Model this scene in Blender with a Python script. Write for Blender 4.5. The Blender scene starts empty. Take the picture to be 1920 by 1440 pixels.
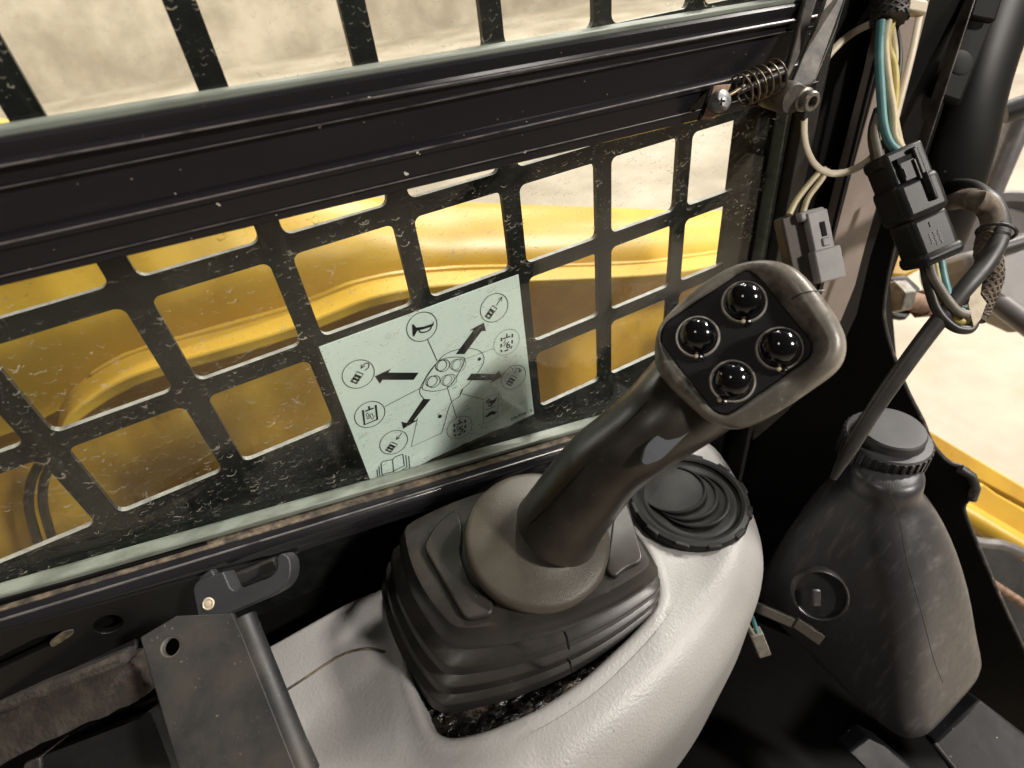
import bpy, bmesh, math, random
from mathutils import Vector, Matrix
random.seed(7)
V = Vector
SC = bpy.context.scene
COL = SC.collection

# ------------------------------------------------------------------ camera
FPX = 1062.673                       # focal length in pixels of a 1920 x 1440 frame
CR = V((0.86575034, -0.48887983, -0.10711145))     # camera right, in the cab's axes
CD = V((-0.37773272, -0.49788209, -0.78066089))    # camera down
CF = V((0.32832049, 0.71631692, -0.61570749))      # camera forward
CP = V((0.14635460, -0.28496274, 0.07632373))
cd = bpy.data.cameras.new('camera')
cam = bpy.data.objects.new('camera', cd)
COL.objects.link(cam)
m = Matrix((CR, -CD, -CF)).transposed().to_4x4()
m.translation = CP
cam.matrix_world = m
cd.sensor_width = 36.0
cd.lens = FPX / 1920 * 36
cd.clip_start = 0.01
cd.clip_end = 200
cd.dof.use_dof = True
cd.dof.focus_distance = 0.335
cd.dof.aperture_fstop = 9.0
SC.camera = cam

# ------------------------------------------------------------------ light
w = bpy.data.worlds.new('World')
SC.world = w
w.use_nodes = True
w.node_tree.nodes['Background'].inputs[0].default_value = (1.0, 0.90, 0.76, 1)
w.node_tree.nodes['Background'].inputs[1].default_value = 0.05

def lamp(name, loc, target, sx, sy, power, col=(1.0, 0.94, 0.86)):
    l = bpy.data.lights.new(name, 'AREA')
    l.shape = 'RECTANGLE'
    l.size, l.size_y = sx, sy
    l.energy = power
    l.color = col
    o = bpy.data.objects.new(name, l)
    COL.objects.link(o)
    o.location = loc
    o.rotation_euler = (V(target) - V(loc)).to_track_quat('-Z', 'Y').to_euler()
    return o
# shop lamps: one ahead and outside of the cab (the shadows fall back and inwards), one overhead, the rest over the hall floor; plus an added fill on the camera side
lamp('shop_and_fill_lamp', (3.3, -0.35, 2.5), (0.25, -.1, -0.2), 0.34, 0.34, 150)
lamp('shop_and_fill_lamp', (2.3, 1.9, 3.0), (0.3, 0, -0.2), 0.36, 0.36, 115)
lamp('shop_and_fill_lamp', (-1.9, -0.8, 3.0), (0.2, 0, -0.2), 0.3, 0.3, 15)
lamp('shop_and_fill_lamp', (1.8, -2.3, 1.6), (0.3, 0, -0.2), 0.3, 0.3, 92)  # added fill on the camera side, brightens jug, decal and post
for x, y, p in ((4, 5, 300), (9, 4.5, 300), (-4.5, 8.5, 560), (1.5, 8.5, 480), (8, 8.5, 440), (16, 9, 480), (25, 9, 480), (-12, 8.5, 560), (6.5, 0.8, 190)):
    lamp('shop_and_fill_lamp', (x, y, 4.2), (x, y + (1.5 if y > 8 else 0), -1.3), 1.6, 0.5, p)
SC.view_settings.view_transform = 'Standard'
SC.view_settings.look = 'None'
SC.view_settings.exposure = 0.0
SC.view_settings.gamma = 1.0

# ------------------------------------------------------------------ helpers
def ray(px, py):
    return CR * ((px - 960) / FPX) + CD * ((py - 720) / FPX) + CF
def at(px, py, d):                      # the point seen at a pixel, d metres ahead
    return CP + ray(px, py) * d
def hit(px, py, ax, v):                 # the point seen at a pixel on the plane axis = v
    r = ray(px, py)
    return CP + r * ((v - CP[ax]) / r[ax])
def hitp(px, py, o, n):
    r = ray(px, py)
    return CP + r * ((o - CP).dot(n) / r.dot(n))

ORG = {}
def tag(o, label, cat, group=None, kind=None):
    if label: o['label'] = label
    if cat: o['category'] = cat
    if group: o['group'] = group
    if kind: o['kind'] = kind
    return o
def thing(name, label, cat, loc, group=None):
    o = bpy.data.objects.new(name, None)
    COL.objects.link(o)
    o.location = loc
    o.empty_display_size = 0.01
    ORG[o] = V(loc)
    return tag(o, label, cat, group)
def mesh(name, vs, fs, mat, parent=None, smooth=True, bevel=0, seg=2, sub=0, angle=40):
    vs = [V(v) for v in vs]
    if parent is not None:
        org = ORG[parent]
    else:
        n = len(vs)
        org = V((sum(v.x for v in vs) / n, sum(v.y for v in vs) / n, min(v.z for v in vs)))
    me = bpy.data.meshes.new(name)
    me.from_pydata([v - org for v in vs], [], fs)
    bm = bmesh.new(); bm.from_mesh(me)
    bmesh.ops.recalc_face_normals(bm, faces=bm.faces)
    bm.to_mesh(me); bm.free()
    o = bpy.data.objects.new(name, me)
    COL.objects.link(o)
    ORG[o] = org
    if parent is not None:
        o.parent = parent
    else:
        o.location = org
    for mt in (mat if isinstance(mat, (list, tuple)) else [mat]):
        me.materials.append(mt)
    if smooth:
        for p in me.polygons: p.use_smooth = True
        try: me.set_sharp_from_angle(angle=math.radians(angle))
        except Exception: pass
    if bevel:
        b = o.modifiers.new('bevel', 'BEVEL')
        b.width = bevel; b.segments = seg; b.limit_method = 'ANGLE'; b.angle_limit = math.radians(30)
        b.harden_normals = False
    if sub:
        s = o.modifiers.new('sub', 'SUBSURF'); s.levels = sub; s.render_levels = sub
    return o
def smooth_path(pts, n=8, closed=False):
    P = [V(p) for p in pts]; out = []; N = len(P)
    rng = range(N if closed else N - 1)
    for i in rng:
        if closed: a, b, c, d = P[i - 1], P[i], P[(i + 1) % N], P[(i + 2) % N]
        else: a, b, c, d = P[max(i - 1, 0)], P[i], P[i + 1], P[min(i + 2, N - 1)]
        for k in range(n):
            t = k / n
            out.append(0.5 * ((2 * b) + (c - a) * t + (2 * a - 5 * b + 4 * c - d) * t * t + (3 * b - a - 3 * c + d) * t ** 3))
    if not closed: out.append(P[-1])
    return out
def lerp(vals, t):
    x = t * (len(vals) - 1); i = min(int(x), len(vals) - 2)
    return vals[i] + (vals[i + 1] - vals[i]) * (x - i)
def tube_geo(path, rad, seg=12, flat=1.0, closed=False, hint=None, cap=True):
    """rad: number or list sampled along the path; flat: ratio of the second half-axis"""
    P = [V(p) for p in path]; n = len(P); vs = []; fs = []
    up = V(hint) if hint else None
    for i in range(n):
        if closed: t = P[(i + 1) % n] - P[i - 1]
        else: t = P[min(i + 1, n - 1)] - P[max(i - 1, 0)]
        t.normalize()
        if up is None:
            up = V((0, 0, 1)) if abs(t.z) < .9 else V((1, 0, 0))
        a = (up - t * up.dot(t))
        if a.length < 1e-6: a = t.orthogonal()
        a.normalize(); b = t.cross(a)
        if not hint: up = a
        r = lerp(rad, i / (n - 1)) if isinstance(rad, (list, tuple)) else rad
        for k in range(seg):
            an = 2 * math.pi * k / seg
            vs.append(P[i] + a * (math.cos(an) * r * flat) + b * (math.sin(an) * r))
    for i in range(n if closed else n - 1):
        j = (i + 1) % n
        for k in range(seg):
            l = (k + 1) % seg
            fs.append((i * seg + k, i * seg + l, j * seg + l, j * seg + k))
    if cap and not closed:
        fs.append(tuple(range(seg))[::-1]); fs.append(tuple(range((n - 1) * seg, n * seg)))
    return vs, fs
def tube(name, path, rad, mat, parent=None, **k):
    ms = {q: k.pop(q) for q in ('bevel', 'sub', 'angle') if q in k}
    vs, fs = tube_geo(path, rad, **k)
    return mesh(name, vs, fs, mat, parent, **ms)
def loft_geo(loops, cap0=True, cap1=True):
    n = len(loops[0]); vs = [V(p) for l in loops for p in l]; fs = []
    for i in range(len(loops) - 1):
        for k in range(n):
            l = (k + 1) % n
            fs.append((i * n + k, i * n + l, (i + 1) * n + l, (i + 1) * n + k))
    if cap0: fs.append(tuple(range(n))[::-1])
    if cap1: fs.append(tuple(range((len(loops) - 1) * n, len(loops) * n)))
    return vs, fs
def loft(name, loops, mat, parent=None, cap0=True, cap1=True, **k):
    vs, fs = loft_geo(loops, cap0, cap1)
    return mesh(name, vs, fs, mat, parent, **k)
def join(*geos):
    vs = []; fs = []
    for a, b in geos:
        o = len(vs); vs += list(a); fs += [tuple(i + o for i in f) for f in b]
    return vs, fs
def prism_geo(poly, ext):
    """planar polygon (3D points) extruded by the vector ext"""
    n = len(poly); ext = V(ext)
    vs = [V(p) for p in poly] + [V(p) + ext for p in poly]
    fs = [tuple(range(n)), tuple(range(n, 2 * n))[::-1]]
    for k in range(n):
        l = (k + 1) % n
        fs.append((k, k + n, l + n, l))
    return vs, fs
def prism(name, poly, ext, mat, parent=None, **k):
    vs, fs = prism_geo(poly, ext)
    return mesh(name, vs, fs, mat, parent, **k)
def round_poly(pts, r, seg=5):
    """round the corners of a closed 3D polygon; r number or list"""
    P = [V(p) for p in pts]; out = []; n = len(P)
    for i in range(n):
        a, b, c = P[i - 1], P[i], P[(i + 1) % n]
        rr = r[i] if isinstance(r, (list, tuple)) else r
        u = a - b; w_ = c - b
        d = min(rr, u.length * .48, w_.length * .48)
        if d <= 1e-7: out.append(b); continue
        p0 = b + u.normalized() * d; p2 = b + w_.normalized() * d
        for k in range(seg + 1):
            t = k / seg
            out.append((1 - t) ** 2 * p0 + 2 * t * (1 - t) * b + t * t * p2)
    return out
def plate(name, outer, holes, ext, mat, parent=None, **k):
    """planar plate with holes, extruded by ext"""
    bm = bmesh.new(); ed = []
    for lp in [outer] + list(holes):
        vv = [bm.verts.new(p) for p in lp]
        for i in range(len(vv)): ed.append(bm.edges.new((vv[i - 1], vv[i])))
    bmesh.ops.triangle_fill(bm, edges=ed, use_beauty=True)
    bmesh.ops.dissolve_limit(bm, angle_limit=0.002, verts=bm.verts, edges=bm.edges)
    r = bmesh.ops.extrude_face_region(bm, geom=list(bm.faces))
    vv = [g for g in r['geom'] if isinstance(g, bmesh.types.BMVert)]
    bmesh.ops.translate(bm, vec=V(ext), verts=vv)
    bm.verts.index_update()
    vs = [v.co.copy() for v in bm.verts]; fs = [tuple(v.index for v in f.verts) for f in bm.faces]
    bm.free()
    return mesh(name, vs, fs, mat, parent, **k)
def frame_for(n, hint=V((0, 0, 1))):
    n = V(n).normalized(); u = hint.cross(n)
    if u.length < 1e-4: u = V((1, 0, 0)).cross(n)
    u.normalize(); return u, n.cross(u), n
def circle(c, n, r, seg=32, hint=V((0, 0, 1)), r2=None, ph=0):
    u, v, n = frame_for(n, hint)
    return [V(c) + u * (math.cos(ph + 2 * math.pi * k / seg) * r) + v * (math.sin(ph + 2 * math.pi * k / seg) * (r2 or r)) for k in range(seg)]
def lathe(name, c, ax, prof, mat, parent=None, seg=40, **k):
    """prof: list of (radius, height along ax)"""
    c = V(c); ax = V(ax).normalized()
    loops = [circle(c + ax * h, ax, max(r, 1e-5), seg) for r, h in prof]
    return loft(name, loops, mat, parent, **k)
def bar(name, p0, p1, wdt, thk, mat, parent=None, side=None, bevel=0.001, **k):
    """box from p0 to p1, wdt along side, thk along the third axis"""
    p0 = V(p0); p1 = V(p1); a = (p1 - p0).normalized()
    s = V(side) if side is not None else V((0, 0, 1))
    s = (s - a * s.dot(a)).normalized(); t = a.cross(s)
    q = [p0 + s * (i * wdt / 2) + t * (j * thk / 2) for i, j in ((-1, -1), (1, -1), (1, 1), (-1, 1))]
    return prism(name, q, p1 - p0, mat, parent, bevel=bevel, **k)

# ------------------------------------------------------------------ materials
class NT:
    def __init__(s, name):
        s.m = bpy.data.materials.new(name); s.m.use_nodes = True
        s.t = s.m.node_tree; s.t.nodes.clear()
        s.out = s.n('ShaderNodeOutputMaterial')
        s.tc = s.n('ShaderNodeTexCoord')
    def n(s, ty, **kw):
        nd = s.t.nodes.new(ty)
        for k, v in kw.items(): setattr(nd, k, v)
        return nd
    def l(s, a, b): s.t.links.new(a, b)
    def math(s, op, a, b=None, clamp=False):
        nd = s.n('ShaderNodeMath', operation=op, use_clamp=clamp)
        for i, x in enumerate((a, b)):
            if x is None: continue
            if hasattr(x, 'links') or hasattr(x, 'is_output'): s.l(x, nd.inputs[i])
            else: nd.inputs[i].default_value = x
        return nd.outputs[0]
    def noise(s, scale, detail=4, rough=.55, vec=None, stretch=None):
        nd = s.n('ShaderNodeTexNoise'); nd.inputs['Scale'].default_value = scale
        nd.inputs['Detail'].default_value = detail; nd.inputs['Roughness'].default_value = rough
        src = vec or s.tc.outputs['Object']
        if stretch:
            mp = s.n('ShaderNodeMapping'); mp.inputs['Scale'].default_value = stretch
            s.l(src, mp.inputs[0]); src = mp.outputs[0]
        s.l(src, nd.inputs['Vector'])
        return nd.outputs['Fac']
    def ramp(s, x, a, b):
        nd = s.n('ShaderNodeMapRange', interpolation_type='SMOOTHSTEP')
        s.l(x, nd.inputs[0]); nd.inputs[1].default_value = a; nd.inputs[2].default_value = b
        return nd.outputs[0]
    def mixc(s, f, a, b):
        nd = s.n('ShaderNodeMix', data_type='RGBA')
        if hasattr(f, 'is_output'): s.l(f, nd.inputs[0])
        else: nd.inputs[0].default_value = f
        for i, x in ((6, a), (7, b)):
            if hasattr(x, 'is_output'): s.l(x, nd.inputs[i])
            else: nd.inputs[i].default_value = (*x[:3], 1)
        return nd.outputs[2]
    def specks(s, scale, size, density, wob=0.0):
        """sparse irregular specks"""
        vec = s.tc.outputs['Object']
        if wob:
            nz = s.n('ShaderNodeTexNoise'); nz.inputs['Scale'].default_value = scale * 2.5
            s.l(vec, nz.inputs['Vector'])
            sc = s.n('ShaderNodeVectorMath', operation='SCALE'); s.l(nz.outputs['Color'], sc.inputs[0]); sc.inputs['Scale'].default_value = wob / scale
            ad = s.n('ShaderNodeVectorMath', operation='ADD'); s.l(vec, ad.inputs[0]); s.l(sc.outputs[0], ad.inputs[1]); vec = ad.outputs[0]
        vo = s.n('ShaderNodeTexVoronoi'); vo.inputs['Scale'].default_value = scale
        s.l(vec, vo.inputs['Vector'])
        sp = s.n('ShaderNodeSeparateColor'); s.l(vo.outputs['Color'], sp.inputs[0])
        sz = s.math('MULTIPLY', sp.outputs[1], size)
        a = s.math('LESS_THAN', vo.outputs['Distance'], sz)
        b = s.math('GREATER_THAN', sp.outputs[0], 1 - density)
        cl_ = s.ramp(s.noise(scale * .12, 3, .6), .36, .50)
        return s.math('MULTIPLY', s.math('MULTIPLY', a, b), cl_)

def M(name, col, rough=.5, metal=0, var=None, vs=25, vr=(.35, .7), bump=0, bs=600, bdist=.0004, specks=(), grime=(), spec=.5, rvar=0, stretch=None, dust=None):
    t = NT(name)
    p = t.n('ShaderNodeBsdfPrincipled')
    c = col
    if var: c = t.mixc(t.ramp(t.noise(vs, 6, .62, stretch=stretch), *vr), col, var)
    for sc, lo, hi, gc in grime:
        c = t.mixc(t.ramp(t.noise(sc, 8, .7), lo, hi), c, gc)
    for s_ in specks:
        c = t.mixc(t.specks(*s_[:3], wob=.5), c, s_[3])
    if dust:                                # dust settled on the faces that point up
        g = t.n('ShaderNodeNewGeometry'); sx = t.n('ShaderNodeSeparateXYZ'); t.l(g.outputs['Normal'], sx.inputs[0])
        c = t.mixc(t.math('MULTIPLY', t.ramp(sx.outputs[2], .35, 1.0), t.ramp(t.noise(45, 8, .72), .30, .72)), c, dust)
    if hasattr(c, 'is_output'): t.l(c, p.inputs['Base Color'])
    else: p.inputs['Base Color'].default_value = (*c, 1)
    p.inputs['Metallic'].default_value = metal
    p.inputs['Specular IOR Level'].default_value = spec
    if rvar:
        r = t.math('ADD', t.math('MULTIPLY', t.math('SUBTRACT', t.noise(vs * 1.7, 5), .5), rvar * 2), rough, clamp=True)
        t.l(r, p.inputs['Roughness'])
    else: p.inputs['Roughness'].default_value = rough
    if bump:
        b = t.n('ShaderNodeBump'); b.inputs['Strength'].default_value = bump; b.inputs['Distance'].default_value = bdist
        t.l(t.noise(bs, 3, .5), b.inputs['Height']); t.l(b.outputs[0], p.inputs['Normal'])
    t.l(p.outputs[0], t.out.inputs[0])
    return t.m
WH = (.6, .56, .5)
MAT = dict(
    rail=M('rail_black', (.010, .009, .012), .22, var=(.017, .015, .018), vs=9, rvar=.06, specks=((110, .12, .35, WH), (60, .07, .3, (.5, .45, .38)), (300, .12, .2, (.3, .28, .25))), stretch=(.3, 1, 3)),
    guard=M('guard_paint', (.006, .007, .007), .42, var=(.013, .0145, .0135), vs=60, bump=.25, bs=900, spec=.2, specks=((160, .1, .2, (.20, .19, .16)), (400, .1, .1, (.25, .24, .2)))),
    
    black=M('black_paint', (.011, .011, .012), .44, var=(.022, .021, .021), vs=40, rvar=.1, bump=.12, bs=500, specks=((150, .12, .16, (.35, .32, .27)), (420, .14, .12, (.3, .28, .24)))),
    blackdirty=M('black_steel_dirty', (.012, .013, .015), .52, var=(.028, .027, .026), vs=40, rvar=.12, bump=.2, bs=350, specks=((130, .12, .2, (.26, .24, .2)), (420, .2, .3, (.2, .18, .15)), (800, .2, .3, (.16, .14, .11))), grime=((22, .54, .80, (.048, .040, .030)),), dust=(.05, .043, .034)),
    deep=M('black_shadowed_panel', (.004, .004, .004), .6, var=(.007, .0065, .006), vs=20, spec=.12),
    seal=M('glazing_seal', (.20, .225, .19), .45, var=(.10, .11, .085), vs=70, vr=(.4, .75), stretch=(.3, 1, 2)),
    sill=M('sill_gloss', (.010, .010, .012), .17, var=(.016, .015, .017), vs=12, specks=((110, .08, .12, WH),), stretch=(.3, 1, 3)),
    dirtseal=M('gritty_seal', (.035, .029, .023), .8, var=(.17, .13, .085), vs=160, bump=.5, bs=500, bdist=.001),
    decal=M('decal_film', (.80, .92, .875), .45, var=(.84, .94, .90), vs=30, specks=((420, .13, .14, (.05, .05, .04)), (180, .07, .12, (.06, .06, .05))), grime=((16, .64, .80, (.45, .50, .38)),)),
    ink=M('decal_ink', (.012, .013, .014), .5, specks=((600, .1, .06, (.5, .6, .55)),)),
    rubber=M('boot_rubber', (.019, .0185, .018), .36, var=(.034, .031, .028), vs=28, rvar=.08, bump=.10, bs=1500, specks=((260, .09, .3, (.45, .42, .36)),), grime=((30, .58, .75, (.052, .040, .030)),), dust=(.052, .044, .036)),
    grip=M('grip_plastic', (.017, .014, .0105), .34, var=(.042, .035, .027), vs=30, grime=((150, .64, .74, (.08, .068, .052)),), rvar=.10, bump=.16, bs=1300, specks=((300, .08, .05, (.4, .36, .28)),)),
    collar=M('collar_plastic', (.072, .061, .047), .40, var=(.105, .09, .07), vs=24, rvar=.06, bump=.5, bs=1500, bdist=.0005),
    head=M('head_plastic', (.105, .094, .078), .36, var=(.23, .205, .172), vs=26, vr=(.4, .62), rvar=.12, bump=.2, bs=900, grime=((42, .50, .70, (.048, .038, .026)), (120, .60, .72, (.30, .27, .23))), specks=((350, .1, .1, (.35, .3, .22)),)),
    face=M('face_black', (.006, .006, .007), .55, var=(.013, .012, .012), vs=40, bump=.3, bs=1400, specks=((500, .12, .12, (.16, .13, .09)),), grime=((60, .66, .8, (.05, .042, .03)),), spec=.3),
    ball=M('button_gloss', (.004, .004, .005), .11, rvar=.04, vs=300, specks=((900, .10, .3, (.09, .08, .07)),), spec=.6),
    ring=M('button_ring', (.62, .58, .53), .28, metal=.35, var=(.3, .27, .22), vs=200),
    lens=M('trigger_grey', (.10, .11, .125), .45, var=(.075, .08, .09), vs=60),
    console=M('console_plastic', (.350, .340, .332), .40, var=(.31, .298, .287), vs=14, rvar=.07, bump=.42, bs=600, bdist=.0008, specks=((150, .09, .3, (.10, .08, .055)), (420, .08, .2, (.13, .10, .07))), grime=((12, .58, .80, (.27, .235, .19)), (70, .68, .76, (.22, .19, .155)))),
    grease=M('greasy_rubber', (.012, .010, .008), .25, var=(.11, .085, .06), vs=70, vr=(.52, .66), bump=1.0, bs=260, bdist=.002),
    vent=M('vent_black', (.010, .0105, .011), .5, var=(.018, .018, .018), vs=50, rvar=.08, specks=((260, .12, .22, (.25, .22, .17)), (500, .12, .3, (.3, .27, .2))), spec=.25, dust=(.017, .017, .016)),
    latch=M('latch_plastic', (.026, .027, .031), .45, var=(.034, .034, .038), vs=60, bump=.15, bs=1200, specks=((350, .09, .15, (.3, .28, .24)),)),
    foam=M('foam_grey', (.035, .029, .025), .95, var=(.075, .060, .048), vs=90, bump=.6, bs=420, bdist=.0014),
    steel=M('worn_steel', (.30, .29, .27), .42, metal=.7, var=(.16, .13, .10), vs=90, bump=.2, bs=500),
    greypaint=M('worn_grey_paint', (.034, .032, .031), .5, metal=.2, var=(.14, .12, .10), vs=60, bump=.2, bs=400, specks=((260, .12, .2, (.3, .26, .2)),)),
    rust=M('rusty_steel', (.20, .11, .07), .7, metal=.2, var=(.34, .23, .16), vs=140, bump=.4, bs=600),
    spring=M('spring_wire', (.20, .16, .11), .38, metal=.6, var=(.07, .05, .03), vs=200),
    screw=M('screw_grey', (.16, .165, .18), .4, metal=.4, var=(.30, .29, .28), vs=300),
    zip=M('nylon_tie', (.60, .51, .38), .45, var=(.50, .42, .30), vs=60),
    teal=M('wire_teal', (.08, .22, .235), .42, var=(.12, .28, .29), vs=80),
    cream=M('wire_cream', (.52, .45, .27), .45, var=(.42, .36, .24), vs=90),
    ywire=M('wire_yellow', (.42, .32, .07), .45, var=(.5, .42, .14), vs=90),
    kwire=M('wire_black', (.018, .017, .016), .42, var=(.06, .05, .04), vs=90),
    gwire=M('wire_grey', (.16, .145, .12), .5, var=(.25, .22, .18), vs=90),
    sleeve=M('braided_sleeve', (.022, .020, .018), .6, var=(.06, .05, .04), vs=120),
    braid=M('dusty_braid', (.10, .075, .055), .8, var=(.20, .16, .12), vs=200),
    plug=M('connector_black', (.011, .011, .0115), .42, var=(.018, .0175, .017), vs=50, bump=.12, bs=1500, specks=((400, .1, .1, (.22, .19, .15)),), spec=.32),
    plugmark=M('moulded_mark', (.07, .065, .058), .5),
    plugg=M('connector_grey', (.28, .27, .275), .5, var=(.34, .325, .32), vs=60, bump=.1, bs=1000),
    pluggd=M('connector_taupe', (.060, .048, .036), .55, var=(.035, .028, .021), vs=60),
    plugw=M('connector_white', (.27, .25, .21), .5, var=(.15, .12, .09), vs=120),
    taupe=M('post_taupe', (.25, .205, .18), .5, var=(.30, .245, .215), vs=18, bump=.2, bs=350, specks=((140, .1, .12, (.4, .34, .28)),)),
    jug=M('jug_plastic', (.042, .041, .044), .36, var=(.105, .10, .105), vs=95, vr=(.50, .78), rvar=.14, bump=.25, bs=300, stretch=(.5, 2.2, .35), grime=((7, .50, .70, (.030, .029, .030)), (320, .66, .73, (.11, .105, .105)))),
    cap=M('cap_plastic', (.045, .044, .048), .48, var=(.035, .034, .037), vs=60, bump=.1, bs=900),
    capk=M('cap_black', (.013, .013, .014), .35, var=(.025, .023, .022), vs=80),
    hose=M('rubber_hose', (.022, .021, .020), .45, var=(.045, .042, .04), vs=50, rvar=.1, specks=((300, .1, .1, (.2, .17, .13)),)),
    yellow=M('machine_yellow', (.70, .44, .050), .38, var=(.60, .36, .042), vs=9, rvar=.08, specks=((60, .06, .1, (.1, .06, .02)),), grime=((9, .62, .85, (.40, .24, .05)),)),
    yellowold=M('machine_yellow_dirty', (.66, .41, .045), .5, var=(.54, .31, .04), vs=12, specks=((90, .09, .2, (.08, .05, .02)),), grime=((14, .58, .78, (.17, .10, .035)),)),
    pipe=M('grey_pipe', (.20, .19, .185), .4, metal=.3, var=(.12, .11, .11), vs=20),
    drum=M('grey_housing', (.24, .225, .22), .5, var=(.17, .155, .15), vs=10),
    worn=M('highlight_alloy', (.24, .225, .22), .38, metal=.6, var=(.05, .047, .05), vs=60, vr=(.42, .72)),  # bright alloy standing in for the highlights on rail and sill
    postblack=M('post_black', (.006, .006, .006), .42, var=(.010, .009, .009), vs=12, spec=.3, specks=((150, .1, .1, (.2, .17, .13)),)),
    railscuff=M('scuffed_black', (.007, .007, .008), .45, var=(.014, .014, .016), vs=30, rvar=.1, bump=.2, bs=200, spec=.2, specks=((70, .10, .3, (.42, .37, .31)), (160, .14, .3, (.36, .31, .26)))),
    chip=M('chipped_edge', (.05, .047, .045), .45, metal=.3, var=(.28, .23, .20), vs=110, vr=(.5, .75)),
    label=M('paper_label', (.66, .58, .44), .7, var=(.5, .42, .3), vs=120),
)
def concrete():
    t = NT('concrete_floor'); p = t.n('ShaderNodeBsdfPrincipled')
    c = t.mixc(t.ramp(t.noise(.9, 8, .62), .32, .68), (.30, .255, .19), (.52, .455, .365))
    c = t.mixc(t.ramp(t.noise(5, 6, .7), .5, .8), c, (.44, .34, .24))
    t.l(c, p.inputs['Base Color'])
    t.l(t.math('ADD', t.math('MULTIPLY', t.noise(2.5, 5), .3), .5), p.inputs['Roughness'])
    t.l(p.outputs[0], t.out.inputs[0])
    return t.m
MAT['floor'] = concrete()
def lit_dusty_edge():
    # black paint; light from above painted in with dust and bare wear on the faces that point up
    t = NT('lit_dusty_cut_edge'); p = t.n('ShaderNodeBsdfPrincipled')
    g = t.n('ShaderNodeNewGeometry'); sx = t.n('ShaderNodeSeparateXYZ'); t.l(g.outputs['True Normal'], sx.inputs[0])
    up = t.math('MULTIPLY', t.ramp(sx.outputs[2], .15, .9), t.ramp(t.noise(90, 5, .6), .15, .5))
    c = t.mixc(up, (.016, .016, .015), t.mixc(t.ramp(t.noise(140, 4), .4, .7), (.34, .34, .31), (.50, .49, .45)))
    c = t.mixc(t.specks(260, .25, .12, wob=.5), c, (.26, .14, .07))
    t.l(c, p.inputs['Base Color']); p.inputs['Roughness'].default_value = .5
    t.l(p.outputs[0], t.out.inputs[0]); return t.m
MAT['guardedge'] = lit_dusty_edge()
def glass():
    t = NT('window_glass')
    g = t.n('ShaderNodeNewGeometry')
    d = t.n('ShaderNodeVectorMath', operation='DOT_PRODUCT')
    t.l(g.outputs['Normal'], d.inputs[0]); t.l(g.outputs['Incoming'], d.inputs[1])
    c = t.math('ABSOLUTE', d.outputs['Value'])
    fr = t.math('ADD', t.math('MULTIPLY', t.math('POWER', t.math('SUBTRACT', 1.0, c), 5.0), .96), .035)
    tr = t.n('ShaderNodeBsdfTransparent'); tr.inputs[0].default_value = (.97, .988, .975, 1)
    gl = t.n('ShaderNodeBsdfGlossy'); gl.inputs['Roughness'].default_value = .015
    mx = t.n('ShaderNodeMixShader'); t.l(fr, mx.inputs[0]); t.l(tr.outputs[0], mx.inputs[1]); t.l(gl.outputs[0], mx.inputs[2])
    # dried water drops: thin broken crescents, dust and specks
    nz = t.n('ShaderNodeTexNoise'); nz.inputs['Scale'].default_value = 260; nz.inputs['Detail'].default_value = 3
    t.l(t.tc.outputs['Object'], nz.inputs['Vector'])
    sc = t.n('ShaderNodeVectorMath', operation='SCALE'); t.l(nz.outputs['Color'], sc.inputs[0]); sc.inputs['Scale'].default_value = .0045
    ad = t.n('ShaderNodeVectorMath', operation='ADD'); t.l(t.tc.outputs['Object'], ad.inputs[0]); t.l(sc.outputs[0], ad.inputs[1])
    masks = []
    for s_, r0, dens in ((130, .20, .26), (230, .22, .30), (420, .22, .22)):
        vo = t.n('ShaderNodeTexVoronoi'); vo.inputs['Scale'].default_value = s_; vo.inputs['Randomness'].default_value = 1
        t.l(ad.outputs[0], vo.inputs['Vector'])
        sp = t.n('ShaderNodeSeparateColor'); t.l(vo.outputs['Color'], sp.inputs[0])
        r = t.math('ADD', t.math('MULTIPLY', sp.outputs[1], .2), r0)
        e = t.math('ABSOLUTE', t.math('SUBTRACT', vo.outputs['Distance'], r))
        line = t.math('LESS_THAN', e, t.math('MULTIPLY', t.noise(700, 2), .06))
        # only the lower side of each ring stays
        ps = t.n('ShaderNodeSeparateXYZ'); t.l(vo.outputs['Position'], ps.inputs[0])
        vs_ = t.n('ShaderNodeSeparateXYZ'); t.l(ad.outputs[0], vs_.inputs[0])
        low = t.math('LESS_THAN', t.math('SUBTRACT', vs_.outputs[2], ps.outputs[2]), -.12 / s_)
        k = t.math('GREATER_THAN', sp.outputs[0], 1 - dens)
        masks.append(t.math('MULTIPLY', t.math('MULTIPLY', line, k), low))
    dr = t.math('MAXIMUM', t.math('MAXIMUM', masks[0], masks[1]), masks[2])
    dr = t.math('MULTIPLY', dr, t.ramp(t.noise(11, 4), .32, .56))
    dr = t.math('MULTIPLY', dr, t.ramp(t.noise(60, 3, .6), .2, .85))
    st = t.math('MULTIPLY', t.ramp(t.noise(420, 4, .7, stretch=(.6, 1, 1.6)), .68, .76), .03)
    haze = t.math('MULTIPLY', t.ramp(t.noise(9, 6, .65), .45, .85), .028)
    run = t.math('MULTIPLY', t.ramp(t.noise(30, 5, .6, stretch=(5, 1, .35)), .55, .85), .045)
    dots = t.math('MULTIPLY', t.specks(520, .16, .22, wob=.4), .45)
    a = t.math('ADD', t.math('MAXIMUM', t.math('MAXIMUM', dr, dots), st), t.math('ADD', haze, run), clamp=True)
    df = t.n('ShaderNodeBsdfDiffuse'); df.inputs[0].default_value = (.62, .57, .46, 1)
    m2 = t.n('ShaderNodeMixShader'); t.l(a, m2.inputs[0]); t.l(mx.outputs[0], m2.inputs[1]); t.l(df.outputs[0], m2.inputs[2])
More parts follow.
